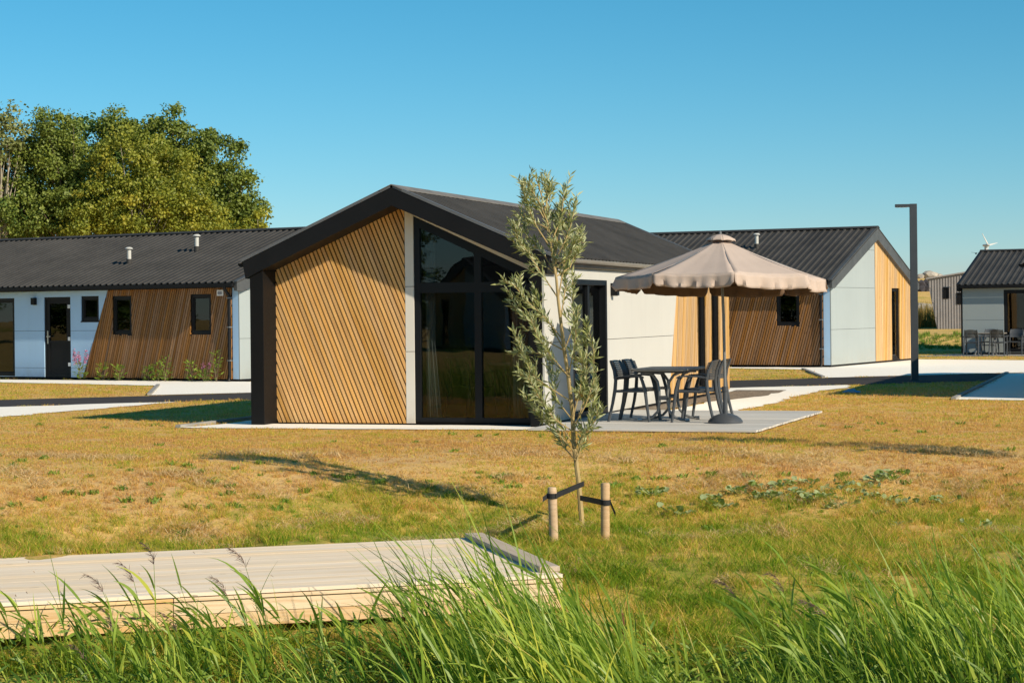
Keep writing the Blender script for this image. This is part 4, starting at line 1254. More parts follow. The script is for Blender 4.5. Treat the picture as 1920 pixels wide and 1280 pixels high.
def crown_tree(label, base, H_, lobes, mat, nleaf, trunk_r, bark='bark', leaf=0.15, limbs=9, bare=0.0, cs=0.55):
    """lobes: (dx, dy, z, rx, rz) ellipsoids in metres from the base"""
    t = thing('broadleaf_tree', label, 'tree', base, 0, 'trees behind the left chalet')
    tr = MB(); tr.tube([(0, 0, -0.3), (0.1, 0, H_ * 0.25), (0.0, 0.1, H_ * 0.5), (0.15, 0, H_ * 0.8)], [trunk_r * 1.25, trunk_r, trunk_r * 0.7, trunk_r * 0.2], 10)
    cc = []
    wts = np.array([l[3] ** 2 * l[4] for l in lobes]); wts = wts / wts.sum()
    for lb, w in zip(lobes, wts):
        m = max(6, int(w * nleaf / 95))
        u = unit(m); r_ = rng.uniform(0.45, 1.0, m) ** 0.6
        c = np.stack([lb[0] + u[:, 0] * lb[3] * r_, lb[1] + u[:, 1] * lb[3] * 0.9 * r_, lb[2] + u[:, 2] * lb[4] * r_], 1)
        cc.append(c)
    cc = np.concatenate(cc)
    for k in rng.choice(len(cc), min(len(cc), limbs * 3), replace=False):
        p = cc[k]; z0 = min(H_ * 0.75, max(H_ * 0.12, p[2] * rng.uniform(0.35, 0.7)))
        mid = (p[0] * 0.45 + rng.normal(0, .15), p[1] * 0.45, z0 * 0.45 + p[2] * 0.55 - 0.1)
        tr.tube([(0.05, 0.03, z0), mid, tuple(p * 1.0)], [trunk_r * 0.36, trunk_r * 0.2, trunk_r * 0.06], 6)
    tr.build('trunk', M[bark], t, smooth=True)
    cr = rng.uniform(0.5, 1.25, len(cc)) * cs
    per = nleaf // len(cc)
    idx = np.repeat(np.arange(len(cc)), per); n = len(idx)
    off = unit(n) * (rng.uniform(0, 1, n) ** 0.5)[:, None] * cr[idx][:, None] * np.array([1.15, 1.15, 0.8])
    pos = cc[idx] + off
    cl_r = rng.uniform(0, 1, len(cc))
    nrm = unit(n) * 0.7 + off / np.maximum(cr[idx][:, None], 0.1) + np.array([0, 0, 0.5])
    dirs = unit(n) + np.array([0, 0, -0.35])
    rnd = np.clip(0.5 * cl_r[idx] + 0.5 * rng.uniform(0, 1, n), 0, 1)
    ln = rng.uniform(0.7, 1.3, n) * leaf
    o = bpy.data.objects.new('crown', leaf_mesh('crown', pos, dirs, nrm, ln, ln * 0.72, rnd, M[mat]))
    col.objects.link(o); o.parent = t
    return t
TY = 92.0
def wx(u): return (u - 960) / 3800 * TY
def wz(v): return EYE + (587 - v) / 3800 * TY
def lobe(bx, u, v, ru, rv, dy=0.0):
    return (wx(u) - bx, dy, wz(v), ru / 3800 * TY, rv / 3800 * TY)
bx = wx(160)
crown_tree('dark green tall tree standing behind the yellowing ones', (bx, TY + 3, 0), 9.5, [lobe(bx, 150, 255, 85, 62), lobe(bx, 95, 330, 75, 90), lobe(bx, 215, 300, 70, 80), lobe(bx, 70, 420, 95, 70), lobe(bx, 80, 265, 45, 50)], 'tree_dark', 34000, 0.28)
bx = wx(300)
crown_tree('tallest green tree with a pointed top above the left roof', (bx, TY + 2, 0), 10.0, [lobe(bx, 302, 235, 48, 55), lobe(bx, 350, 255, 50, 50), lobe(bx, 265, 255, 45, 48), lobe(bx, 320, 330, 90, 80), lobe(bx, 300, 420, 110, 60), lobe(bx, 215, 235, 45, 45)], 'tree_green', 38000, 0.28)
bx = wx(415)
crown_tree('green tree at the right end of the row with a side tuft', (bx, TY + 1.2, 0), 8.0, [lobe(bx, 395, 290, 42, 50), lobe(bx, 432, 345, 46, 48), lobe(bx, 462, 400, 38, 45), lobe(bx, 415, 405, 70, 55), lobe(bx, 440, 268, 17, 9), lobe(bx, 470, 445, 35, 35)], 'tree_green', 18000, 0.22)
bx = wx(265)
crown_tree('yellowing tree in front of the row with bare twigs showing', (bx, TY - 2, 0), 7.5, [lobe(bx, 250, 300, 60, 60), lobe(bx, 325, 320, 62, 62), lobe(bx, 215, 370, 60, 55), lobe(bx, 365, 375, 55, 55), lobe(bx, 300, 395, 100, 60), lobe(bx, 390, 420, 60, 45), lobe(bx, 210, 420, 70, 45)], 'tree_yellow', 38000, 0.13, 'palebark', limbs=14, cs=0.48, leaf=0.13)
bx = wx(135)
crown_tree('olive green bushy tree in front of the dark one', (bx, TY - 1, 0), 7.0, [lobe(bx, 130, 300, 55, 50), lobe(bx, 160, 380, 70, 60), lobe(bx, 70, 400, 70, 50), lobe(bx, 75, 300, 45, 60), lobe(bx, 110, 240, 45, 40)], 'tree_green', 30000, 0.16, limbs=10, cs=0.5, leaf=0.135)
bx = wx(18)
crown_tree('sparse pale tree with light trunks at the left edge', (bx, TY - 1.5, 0), 8.8, [lobe(bx, 10, 215, 50, 30), lobe(bx, 42, 245, 32, 45), lobe(bx, -25, 260, 50, 50), lobe(bx, 25, 300, 40, 50)], 'tree_pale', 4200, 0.14, 'palebark', limbs=12, cs=0.5, leaf=0.15)
bx = wx(30)
crown_tree('low dark bush under the pale trunks at the left edge', (bx, TY - 0.5, 0), 5.0, [lobe(bx, 20, 400, 75, 55), lobe(bx, -20, 350, 50, 70), lobe(bx, 35, 320, 45, 60)], 'tree_dark', 11000, 0.15)
bx = wx(485)
crown_tree('half bare shrub with thin twigs at the end of the tree row', (bx, TY - 1, 0), 5.2, [lobe(bx, 488, 415, 22, 18), lobe(bx, 470, 440, 30, 22)], 'tree_yellow', 1500, 0.08, 'palebark', limbs=8, cs=0.35)

# ------------------------------------------------------------------ young willows
PPM = 191.0
W_TRUNK = [(1092, 990), (1086, 900), (1080, 820), (1078, 760), (1070, 690), (1062, 640), (1056, 590), (1050, 540), (1047, 500), (1042, 470), (1036, 430), (1030, 390), (1022, 350), (1012, 315), (1005, 297)]
W_BR = [[(1047, 500), (1052, 450), (1055, 400), (1058, 360), (1066, 325)], [(1050, 540), (1062, 480), (1070, 430), (1074, 390), (1076, 345)], [(1036, 430), (1030, 390), (1033, 350), (1040, 312)],
    [(1030, 430), (1010, 400), (997, 370), (988, 340), (982, 310)], [(1040, 480), (1015, 440), (992, 412), (975, 378)], [(1022, 380), (1000, 350), (990, 325)],
    [(1052, 540), (1015, 490), (985, 450), (968, 415), (962, 395)], [(1060, 620), (1020, 580), (985, 545), (955, 512), (936, 503)], [(1062, 640), (1020, 615), (990, 585), (965, 555), (945, 520)],
    [(1070, 690), (1020, 655), (980, 642), (950, 645)], [(1075, 740), (1030, 715), (1000, 690), (975, 650), (958, 600)], [(1080, 800), (1040, 770), (1010, 740), (985, 695), (962, 680)],
    [(1070, 690), (1035, 650), (1005, 610), (990, 565)], [(1062, 640), (1030, 590), (1010, 550), (1000, 520)],
    [(1082, 830), (1050, 780), (1020, 740), (1003, 690)], [(1082, 840), (1040, 800), (1010, 775), (985, 745), (975, 720)], [(1080, 780), (1050, 740), (1035, 690), (1030, 650)],
    [(1080, 800), (1098, 740), (1106, 680), (1108, 620), (1108, 575)], [(1080, 790), (1105, 750), (1120, 700), (1124, 640), (1114, 600)], [(1082, 830), (1110, 790), (1126, 750), (1134, 712)],
    [(1070, 690), (1083, 640), (1088, 600), (1087, 560)], [(1062, 640), (1078, 590), (1083, 540), (1086, 492)], [(1083, 850), (1100, 810), (1120, 780), (1130, 760)],
    [(1083, 855), (1060, 830), (1040, 795), (1030, 760)], [(1079, 770), (1095, 720), (1098, 670), (1096, 630)], [(1055, 580), (1066, 530), (1068, 490), (1078, 455)], [(1084, 860), (1092, 830), (1108, 800)],
    [(1042, 470), (1050, 430), (1046, 390), (1050, 350)],
    [(1036, 430), (1055, 380), (1063, 340), (1072, 315)], [(1030, 390), (1012, 350), (998, 330), (980, 316)], [(1042, 470), (1066, 430), (1082, 390), (1090, 350)], [(1044, 480), (1074, 455), (1090, 425)], [(1026, 360), (1036, 330), (1026, 303)], [(1045, 490), (1000, 450), (968, 430)], [(1030, 400), (998, 385), (966, 370)], [(1046, 495), (1078, 470), (1094, 440), (1100, 410)]]
def make_willow(label, loc, rz, group, gen):
    t = thing('young_willow', label, 'tree', loc, rz, group)
    def P(q, dep=0.0): return np.array([(q[0] - 1092 + (0.10 * (1055 - q[0]) if q[1] < 900 else 0)) / PPM, dep, (985 - q[1]) / PPM])
    tb = MB()
    tp = [P(q, 0.05 * math.sin(i * 0.7)) for i, q in enumerate(W_TRUNK)]
    tb.tube(tp, np.linspace(0.026, 0.004, len(tp)), 8)
    C, D, Nn, Ln, Wd = [], [], [], [], []
    def leaves(pl, start, density, shrink=1.0):
        pl = np.array(pl); seg = np.linalg.norm(np.diff(pl, axis=0), axis=1); cum = np.concatenate([[0], np.cumsum(seg)]); tot = cum[-1]
        n = max(3, int(tot * (1 - start) * density))
        for k in range(n):
            s_ = tot * (start + (1 - start) * (k + gen.random()) / n)
            j = min(len(seg) - 1, int(np.searchsorted(cum, s_) - 1)); j = max(j, 0)
            p = pl[j] + (pl[j + 1] - pl[j]) * (s_ - cum[j]) / seg[j]
            d = (pl[j + 1] - pl[j]) / seg[j]
            r_ = gen.normal(size=3); r_ -= d * r_.dot(d); r_ /= np.linalg.norm(r_)
            C.append(p); D.append(d * gen.uniform(0.5, 1.3) + r_ * gen.uniform(0.45, 0.95) + np.array([-0.12, 0, 0.05]))
            Nn.append(gen.normal(size=3) + np.array([0, 0, 0.6])); l = gen.uniform(0.055, 0.112) * shrink
            Ln.append(l); Wd.append(l * gen.uniform(0.16, 0.24))
    for br in W_BR:
        dep = gen.normal(0, 0.20); m = len(br)
        bp = [P(q, dep * (i / (m - 1)) ** 1.2) + (gen.normal(0, 0.012, 3) if i else 0) for i, q in enumerate(br)]
        tb.tube(bp, np.linspace(0.008, 0.002, m), 5)
        leaves(bp, 0.2, 100)
        for k in range(int(gen.integers(6, 11))):
            f_ = gen.uniform(0.25, 0.92); i = min(m - 2, int(f_ * (m - 1))); p = bp[i] + (bp[i + 1] - bp[i]) * (f_ * (m - 1) - i)
            d = bp[i + 1] - bp[i]; d = d / np.linalg.norm(d)
            sd = d + gen.normal(0, 0.65, 3); sd /= np.linalg.norm(sd); ln = gen.uniform(0.06, 0.17)
            tw = [p, p + sd * ln * 0.5, p + (sd * 0.9 + np.array([0, 0, 0.25])) * ln]
            tb.tube(tw, [0.003, 0.002, 0.001], 4)
            leaves(tw, 0.05, 95, 0.95)
    leaves(tp[9:], 0.0, 70)
    t.scale = (1, 1, 0.955)
    tb.build('trunk', M['willowbark'], t, smooth=True)
    o = bpy.data.objects.new('crown', leaf_mesh('crown', np.array(C), np.array(D), np.array(Nn), np.array(Ln), np.array(Wd), gen.uniform(0, 1, len(C)), M['willow']))
    col.objects.link(o); o.parent = t
    return t
make_willow('slender young willow with silvery leaves tied to two stakes in front of the chalet', (0.67, 19.89, -0.51), 0, 'young willows on the bank', np.random.default_rng(3))
make_willow('young willow beyond the right edge, shading the bank', (6.45, 22.1, float(height(6.45, 22.1)) - 0.02), R(70), 'young willows on the bank', np.random.default_rng(5))

def stake(label, x, y_, lean, tie):
    z = float(height(x, y_))
    t = thing('tree_stake', label, 'stake', (x, y_, z), 0, 'stakes holding the young willow')
    MB().tube([(0, 0, -0.2), (lean, 0, 0.25), (lean * 2, 0, 0.505), (lean * 2, 0, 0.52)], [0.043, 0.042, 0.043, 0.036], 14).build('post', M['post'], t, smooth=True)
    # rubber tie wrapped round the post and reaching to the trunk
    mb = MB(); zt_ = tie[2]; n = 16
    for j in range(n):
        a0, a1 = 2 * math.pi * j / n, 2 * math.pi * (j + 1) / n
        for r0, r1 in ((0.046, 0.051),):
            c = lambda a, r_: (lean * 1.8 + r_ * math.cos(a), r_ * math.sin(a))
            p = [c(a0, r0), c(a1, r0), c(a1, r1), c(a0, r1)]
            mb.hexa([(q[0], q[1], zt_ - 0.024) for q in p] + [(q[0], q[1], zt_ + 0.024) for q in p])
    e = Vector((tie[0] - x, tie[1] - y_, tie[3] - z))
    sgn = 1 if e.x > 0 else -1
    s0 = Vector((lean * 1.8 + sgn * 0.03, -0.048, zt_)); s1 = e + Vector((sgn * 0.02, -0.03, 0))
    wv = Vector((0, 0, 0.023)); th = Vector((0, 0.005, 0))
    mb.hexa([s0 - wv, s1 - wv, s1 - wv + th, s0 - wv + th, s0 + wv, s1 + wv, s1 + wv + th, s0 + wv + th])
    s2 = e + Vector((sgn * 0.02, 0.03, 0)); s3 = Vector((lean * 1.8 + sgn * 0.03, 0.048, zt_))
    mb.hexa([s2 - wv, s3 - wv, s3 - wv + th, s2 - wv + th, s2 + wv, s3 + wv, s3 + wv + th, s2 + wv + th])
    mb.build('strap', M['strap'], t)
    f0 = Vector((lean * 1.8 - sgn * 0.045, -0.02, zt_)); f1 = f0 + Vector((-sgn * 0.045, -0.03, -0.11 if sgn < 0 else -0.03))
    MB().hexa([f0 - wv, f1 - wv, f1 - wv + th, f0 - wv + th, f0 + wv, f1 + wv, f1 + wv + th, f0 + wv + th]).build('strap_end', M['strap'], t)
    return t
zs = float(height(0.37, 18.79))
stake('left wooden stake whose black strap holds the willow at its higher tie', 0.37, 18.79, -0.008, (0.665, 19.75, 0.44, zs + 0.47))
stake('right wooden stake with a loose black strap end hanging off', 0.84, 18.76, 0.004, (0.665, 19.75, 0.34, zs + 0.33))

# ------------------------------------------------------------------ weeds, flowers
def herb_mesh(kind, gen):
    C, D, Nn, Ln, Wd = [], [], [], [], []
    if kind == 'coltsfoot':
        for k in range(int(gen.integers(9, 17))):
            an = gen.uniform(0, 6.28); r_ = gen.uniform(0.0, 0.19)
            C.append((r_ * math.cos(an), r_ * math.sin(an), gen.uniform(0.01, 0.10)))
            D.append((math.cos(an), math.sin(an), gen.uniform(-0.2, 0.9))); Nn.append((gen.normal(0, .55), gen.normal(0, .55), 1)); l = gen.uniform(0.035, 0.085); Ln.append(l); Wd.append(l * 0.95)
    else:
        for k in range(70):
            an = gen.uniform(0, 6.28); z = gen.uniform(0.02, 0.30); r_ = gen.uniform(0.0, 0.15) * (1 - z)
            C.append((r_ * math.cos(an), r_ * math.sin(an), z)); D.append((math.cos(an), math.sin(an), gen.uniform(0.1, 0.9))); Nn.append((gen.normal(0, .4), gen.normal(0, .4), 1)); l = gen.uniform(0.07, 0.15); Ln.append(l); Wd.append(l * 0.3)
    return np.array(C), np.array(D), np.array(Nn), np.array(Ln), np.array(Wd)
weed_meshes = []
for k in range(4):
    g = np.random.default_rng(20 + k); a = herb_mesh('coltsfoot', g)
    C_, D_, N_, L_, W_ = a; vs, fs, rs = [], [], []
    for c, d, n_, l in zip(C_, D_, N_, L_):
        d = d / np.linalg.norm(d); sd = np.cross(d, n_); sd /= np.linalg.norm(sd); nn = np.cross(sd, d); i0 = len(vs); q = g.random()
        vs.append(tuple(c + d * l * .35 - nn * l * .10))
        for j in range(8):
            an = 2 * math.pi * (j + .5) / 8; rr = l * .55 * (1 + .12 * g.normal()) * (0.8 if j in (3, 4) else 1)
            vs.append(tuple(c + d * (l * .5 + rr * math.cos(an)) + sd * rr * math.sin(an) + nn * l * .08 * g.normal()))
        for j in range(8):
            fs.append((i0, i0 + 1 + j, i0 + 1 + (j + 1) % 8)); rs.append(q)
    for j0 in range(0, len(vs), 9):
        b0 = len(vs); vs += [(0.0, 0.0, 0.0)] if j0 == 0 else []
        hub = len(vs) - 1 if j0 == 0 else hub
        fs.append((hub, j0, j0 + 5)); rs.append(0.2)
        if j0 == 0: n_leaf_v = b0
        if j0 + 9 >= n_leaf_v: break
    wmb = MB(); wmb.v, wmb.f, wmb.r = vs, fs, rs
    weed_meshes.append(wmb.mesh('coltsfoot_plant', M['weed']))
WEEDS = [(2.32, 20.97), (2.03, 20.82), (2.06, 20.51), (2.59, 21.11), (2.74, 21.19), (2.91, 21.37), (2.61, 20.8), (2.74, 20.87), (2.92, 20.99), (2.99, 20.73), (3.24, 21.02), (3.42, 21.25), (3.23, 20.71), (3.73, 21.33), (3.92, 21.57), (4.03, 21.59), (3.68, 20.83), (3.88, 20.82), (3.94, 20.59), (4.38, 20.62), (3.65, 20.13), (3.66, 19.33), (1.62, 20.3), (4.44, 19.41), (3.15, 21.42), (3.25, 20.31), (1.45, 21.13), (2.47, 20.78), (3.06, 20.55), (3.53, 21.05)]
for k, (x, y_) in enumerate(WEEDS):
    o = bpy.data.objects.new('coltsfoot_plant', weed_meshes[k % 4]); col.objects.link(o)
    o.location = (x, y_, float(height(x, y_))); s_ = random.uniform(0.6, 1.15); o.scale = (s_, s_, s_); o.rotation_euler = (0, 0, random.random() * 6.28)
    tag(o, 'low broad leaved grey green weed growing on the bank right of the willow', 'weed', 'broad leaved weeds on the bank')
def wildflower(label, x, y_, h_, pink, seed, group):
    g = np.random.default_rng(seed)
    t = thing('wildflower', label, 'plant', (x, y_, 0.0), g.uniform(0, 6), group)
    a = herb_mesh('herb', g); o = bpy.data.objects.new('foliage', leaf_mesh('foliage', a[0] * np.array([1, 1, h_ / 0.3 * (0.55 if pink else 1)]), *a[1:], g.uniform(0, 1, len(a[0])), M['herb'])); col.objects.link(o); o.parent = t
    st = MB(); C = []
    for k in range((7 if h_ > 0.7 else 2) if pink else 3):
        an = g.uniform(0, 6.28); top = np.array([math.cos(an) * 0.16, math.sin(an) * 0.16, h_ * g.uniform(0.75, 1.0)])
        st.tube([(0, 0, 0), tuple(top * np.array([.4, .4, .5])), tuple(top)], [0.005, 0.004, 0.002], 5)
        if pink:
            for q in range(26):
                C.append(top * np.array([1, 1, g.uniform(0.62, 1.0)]) + g.normal(0, 0.018, 3))
    st.build('stem', M['bark'], t)
    if C:
        C = np.array(C); n = len(C)
        o = bpy.data.objects.new('blossom', leaf_mesh('blossom', C, g.normal(size=(n, 3)), g.normal(size=(n, 3)), np.full(n, 0.05), np.full(n, 0.035), g.uniform(0, 1, n), M['petal'])); col.objects.link(o); o.parent = t
    return t
FL_ = {1: 'green weed next to the tall pink flower, below the open window', 2: 'green weed under the right edge of the open window', 3: 'low green weed midway between the two windows of the board wall', 4: 'leafy green weed just right of the midpoint between the board wall windows', 5: 'tallest leafy green weed left of the right board wall window', 6: 'green weed just left of the small pink flower', 8: 'tall thin green weed nearest the downpipe of the left chalet'}
FW = [(0.0, -5.0, 0.80, 1, 'tall pink flowering plant at the corner where the blue panels meet the boards'), (0, -4.3, 0.42, 0, ''), (0, -3.6, 0.40, 0, ''), (0, -2.75, 0.36, 0, ''), (0, -2.4, 0.46, 0, ''), (0, -2.05, 0.60, 0, ''), (0, -1.35, 0.50, 0, ''), (0, -0.9, 0.55, 1, 'small pink flowering plant under the right window of the left chalet'), (0, -0.45, 0.72, 0, '')]
b33 = R(33)
for k, (_, xl, h_, pk, lb) in enumerate(FW):
    yl = -0.28 + 0.1 * math.sin(k * 2.3)
    wildflower(lb or FL_[k], -6.522 + xl * math.cos(b33) + yl * math.sin(b33), 48.481 - xl * math.sin(b33) + yl * math.cos(b33), h_, pk, 60 + k, 'plants along the left chalet wall')

# ------------------------------------------------------------------ grass (scattered tufts)
hidden = bpy.data.collections.new('tuft_sources')      # never linked to the scene: only instanced
def tuft(name, n, h0, h1, spread, w, lean, mat, gen):
    mb = MB()
    for k in range(n):
        an = gen.uniform(0, 6.28); r_ = spread * math.sqrt(gen.random()); bx_, by_ = r_ * math.cos(an), r_ * math.sin(an)
        h_ = gen.uniform(h0, h1); a2 = gen.uniform(0, 6.28); le = gen.uniform(0.1, 1.0) * lean
        dx, dy = math.cos(a2) * le * h_, math.sin(a2) * le * h_; a3 = gen.uniform(0, 6.28); wx_, wy_ = math.cos(a3) * w / 2, math.sin(a3) * w / 2
        i = len(mb.v)
        mb.v += [(bx_ - wx_, by_ - wy_, -0.01), (bx_ + wx_, by_ + wy_, -0.01), (bx_ + dx * .4 + wx_ * .8, by_ + dy * .4 + wy_ * .8, h_ * .6), (bx_ + dx * .4 - wx_ * .8, by_ + dy * .4 - wy_ * .8, h_ * .6), (bx_ + dx, by_ + dy, h_)]
        mb.f += [(i, i + 1, i + 2, i + 3), (i + 3, i + 2, i + 4)]
        q = gen.random(); mb.r += [q, q]
    o = bpy.data.objects.new(name, mb.mesh(name, mat))
    return o
def scatter(name, pts, scl, sources, mat, zs_=None):
    c = bpy.data.collections.new(name + '_sources')
    for s_ in sources:
        c.objects.link(s_)
    n = len(pts)
    m_ = bpy.data.meshes.new(name); m_.vertices.add(n); m_.vertices.foreach_set('co', np.asarray(pts, np.float32).ravel())
    a = m_.attributes.new('scl', 'FLOAT_VECTOR', 'POINT'); sv = np.asarray(scl, np.float32); sv = np.stack([sv, sv, sv if zs_ is None else np.asarray(zs_, np.float32)], 1); a.data.foreach_set('vector', sv.ravel())
    a = m_.attributes.new('ang', 'FLOAT_VECTOR', 'POINT')
    an = np.zeros((n, 3), np.float32); an[:, 2] = rng.uniform(0, 6.28, n); a.data.foreach_set('vector', an.ravel())
    a = m_.attributes.new('pick', 'INT', 'POINT'); a.data.foreach_set('value', rng.integers(0, len(sources), n).astype(np.int32))
    o = bpy.data.objects.new(name, m_); col.objects.link(o); o['kind'] = 'stuff'
    g = bpy.data.node_groups.new(name, 'GeometryNodeTree')
    g.interface.new_socket('Geometry', in_out='INPUT', socket_type='NodeSocketGeometry'); g.interface.new_socket('Geometry', in_out='OUTPUT', socket_type='NodeSocketGeometry')
    gi = g.nodes.new('NodeGroupInput'); go = g.nodes.new('NodeGroupOutput')
    ci = g.nodes.new('GeometryNodeCollectionInfo'); ci.inputs['Collection'].default_value = c; ci.inputs['Separate Children'].default_value = True; ci.inputs['Reset Children'].default_value = True
    iop = g.nodes.new('GeometryNodeInstanceOnPoints'); iop.inputs['Pick Instance'].default_value = True
    def attr(nm, ty):
        q = g.nodes.new('GeometryNodeInputNamedAttribute'); q.data_type = ty; q.inputs['Name'].default_value = nm
        return q.outputs['Attribute']
    e2r = g.nodes.new('FunctionNodeEulerToRotation')
    g.links.new(attr('ang', 'FLOAT_VECTOR'), e2r.inputs[0]); g.links.new(e2r.outputs[0], iop.inputs['Rotation'])
    g.links.new(attr('scl', 'FLOAT_VECTOR'), iop.inputs['Scale']); g.links.new(attr('pick', 'INT'), iop.inputs['Instance Index'])
    g.links.new(gi.outputs[0], iop.inputs['Points']); g.links.new(ci.outputs['Instances'], iop.inputs['Instance']); g.links.new(iop.outputs[0], go.inputs[0])
    md = o.modifiers.new('scatter', 'NODES'); md.node_group = g
    return o
gen = np.random.default_rng(11)
lawn_src = [tuft('lawn_tuft', 13, 0.010, 0.036, 0.075, 0.006, 2.2, M['blade'], gen) for _ in range(6)]
bank_src = [tuft('bank_tuft', 20, 0.03, 0.15, 0.09, 0.0065, 1.9, M['bank'], gen) for _ in range(6)]
def covered(x, y_):
    r_ = inside(road_pts, x, y_)
    for p in grav.values():
        r_ |= inside(p, x, y_)
    r_ |= inside(pad3, x, y_) | inside(soil, x, y_)
    r_ |= inside([hloc(2.27, -0.93), hloc(5.37, -0.93), hloc(5.37, 4.2), hloc(2.27, 4.2)], x, y_)
    r_ |= inside([hloc(-2.3, -0.02), hloc(2.3, -0.02), hloc(2.3, 12.2), hloc(-2.3, 12.2)], x, y_)
    cj, sj = math.cos(JR), math.sin(JR)
    r_ |= inside([(0.385 + a * cj - b * sj, 16.2 + a * sj + b * cj) for a, b in ((-10.5, -0.15), (0.05, -0.15), (0.05, 2.85), (-10.5, 2.85))], x, y_)
    return r_
def pts_in(y0, y1, dens, marg=3.2):
    A = 0.2527 * 2 * (y1 ** 2 - y0 ** 2) / 2 + marg * 2 * (y1 - y0)
    n = int(A * dens)
    y_ = np.sqrt(rng.uniform(y0 ** 2, y1 ** 2, n)); x = rng.uniform(-1, 1, n) * (0.2527 * y_ + marg)
    return x, y_
def fbm(x, y_, s):
    return (np.sin(x * s * 1.3 + np.sin(y_ * s * 0.9) * 1.7) + np.sin(y_ * s * 1.1 + np.sin(x * s * 1.7) * 1.3) + np.sin((x + y_) * s * 2.3) * 0.5) / 2.5
P_, S_, Z_ = [], [], []
for y0, y1, dn, sc0 in ((19.5, 28, 260, 1.0), (28, 36, 130, 1.25), (36, 50, 60, 1.7), (50, 75, 14, 2.4)):
    x, y_ = pts_in(y0, y1, dn)
    z = height(x, y_)
    k = ~covered(x, y_) & (z > -0.56) & (rng.uniform(-1.3, 1, len(x)) < fbm(x, y_, 2.2) * 0.8 + 0.35)
    x, y_, z = x[k], y_[k], z[k]
    P_.append(np.stack([x, y_, z], 1)); S_.append(sc0 * rng.uniform(0.7, 1.25, len(x))); Z_.append(sc0 ** 0.35 * rng.uniform(0.5, 1.2, len(x)) ** 1.5 * (1 + 0.4 * np.clip(fbm(x, y_, 0.8), -0.6, 1)))
scatter('lawn_grass', np.concatenate(P_), np.concatenate(S_), lawn_src, None, np.concatenate(Z_))
x, y_ = pts_in(14.4, 23.2, 210)
z = height(x, y_)
k = ~covered(x, y_) & (z < -0.07) & (z > -1.12) & (rng.uniform(0, 1, len(x)) < np.clip((-z - 0.05) * 2.6, 0.05, 1) * (0.75 + 0.4 * fbm(x, y_, 1.6)))
x, y_, z = x[k], y_[k], z[k]
bs = rng.uniform(0.45, 1.1, len(x)) * (0.45 + np.clip(-z, 0, 1) * 0.75) * (1 + 0.3 * fbm(x, y_, 2.0))
scatter('bank_grass', np.stack([x, y_, z], 1), bs, bank_src, None)
# green weeds dotted over lawn and bank, and flattened straw on the bank
weed_src = [tuft('weed_tuft', 26, 0.02, 0.07, 0.07, 0.022, 1.8, M['herb'], gen) for _ in range(5)]
x1, y1 = pts_in(15.2, 30, 1.3); x2, y2 = pts_in(15.2, 22.0, 9.0)
x = np.concatenate([x1, x2]); y_ = np.concatenate([y1, y2]); z = height(x, y_)
k = ~covered(x, y_) & (z > -1.0) & (fbm(x, y_, 1.4) > -0.45)
x, y_, z = x[k], y_[k], z[k]
scatter('lawn_weeds', np.stack([x, y_, z], 1), rng.uniform(0.25, 1.0, len(x)) ** 1.4, weed_src, None)
straw_src = [tuft('straw_tuft', 16, 0.02, 0.055, 0.10, 0.006, 7.0, M['straw'], gen) for _ in range(4)]
x, y_ = pts_in(15.0, 23.4, 60); z = height(x, y_)
k = ~covered(x, y_) & (z > -1.0) & (fbm(x + 3.1, y_ * 1.6, 1.9) > 0.38)
x, y_, z = x[k], y_[k], z[k]
scatter('straw_litter', np.stack([x, y_, z + 0.02], 1), rng.uniform(0.7, 1.3, len(x)), straw_src, None)
# tall dry grass at the foot of the dike and weeds on the raised edge
tall_src = [tuft('tall_tuft', 22, 0.7, 1.5, 0.35, 0.03, 0.35, M['far_blade'], gen) for _ in range(4)]
x = rng.uniform(17, 27, 1500); y_ = rng.uniform(101, 121, 1500); k = (x < 20.3) | (y_ > 108) | (x > 28)
x, y_ = x[k], y_[k]
scatter('tall_dry_grass', np.stack([x, y_, height(x, y_)], 1), rng.uniform(0.6, 1.1, len(x)), tall_src, None)
edge_src = [tuft('edge_tuft', 22, 0.12, 0.42, 0.25, 0.035, 0.8, M['under'], gen) for _ in range(4)]
x = rng.uniform(13, 19, 420); y_ = rng.uniform(77.5, 82.5, 420)
scatter('edge_weeds', np.stack([x, y_, height(x, y_)], 1), rng.uniform(0.15, 0.55, len(x)), edge_src, None)

# ------------------------------------------------------------------ reeds
class Ribbon:
    def __init__(s):
        s.v, s.f, s.r = [], [], []
    def leaf(s, pts, width, side, rnd):
        """tapering ribbon along pts"""
        n = len(pts); i = len(s.v)
        for k, p in enumerate(pts):
            t_ = k / (n - 1)
            w = width * 0.5 * min(1.0, 0.35 + t_ * 3.0) * (1 - t_ ** 2.2)
            if k == n - 1:
                w = 0.0006
            s.v += [tuple(p - side * w), tuple(p + side * w)]
        for k in range(n - 1):
            a = i + 2 * k; s.f.append((a, a + 1, a + 3, a + 2)); s.r.append(rnd)
    def build(s, name, mat, kind='stuff', parent=None):
        mb = MB(); mb.v, mb.f, mb.r = s.v, s.f, s.r
        o = mb.build(name, mat, parent)
        if kind:
            o['kind'] = kind
        return o
reed = Ribbon(); pan = Ribbon()
g = np.random.default_rng(42)
def arc(p, d, length, bend, n=8):
    pts = [np.array(p, float)]; d = np.array(d, float); d /= np.linalg.norm(d); st = length / (n - 1)
    for k in range(n - 1):
        d = d + bend * (k + 1) / n; d /= np.linalg.norm(d); pts.append(pts[-1] + d * st)
    return pts
def side_of(d, g):
    s_ = np.cross(d, g.normal(size=3)); return s_ / max(np.linalg.norm(s_), 1e-6)
WIND = np.array([-1.0, 0.15, 0.0])
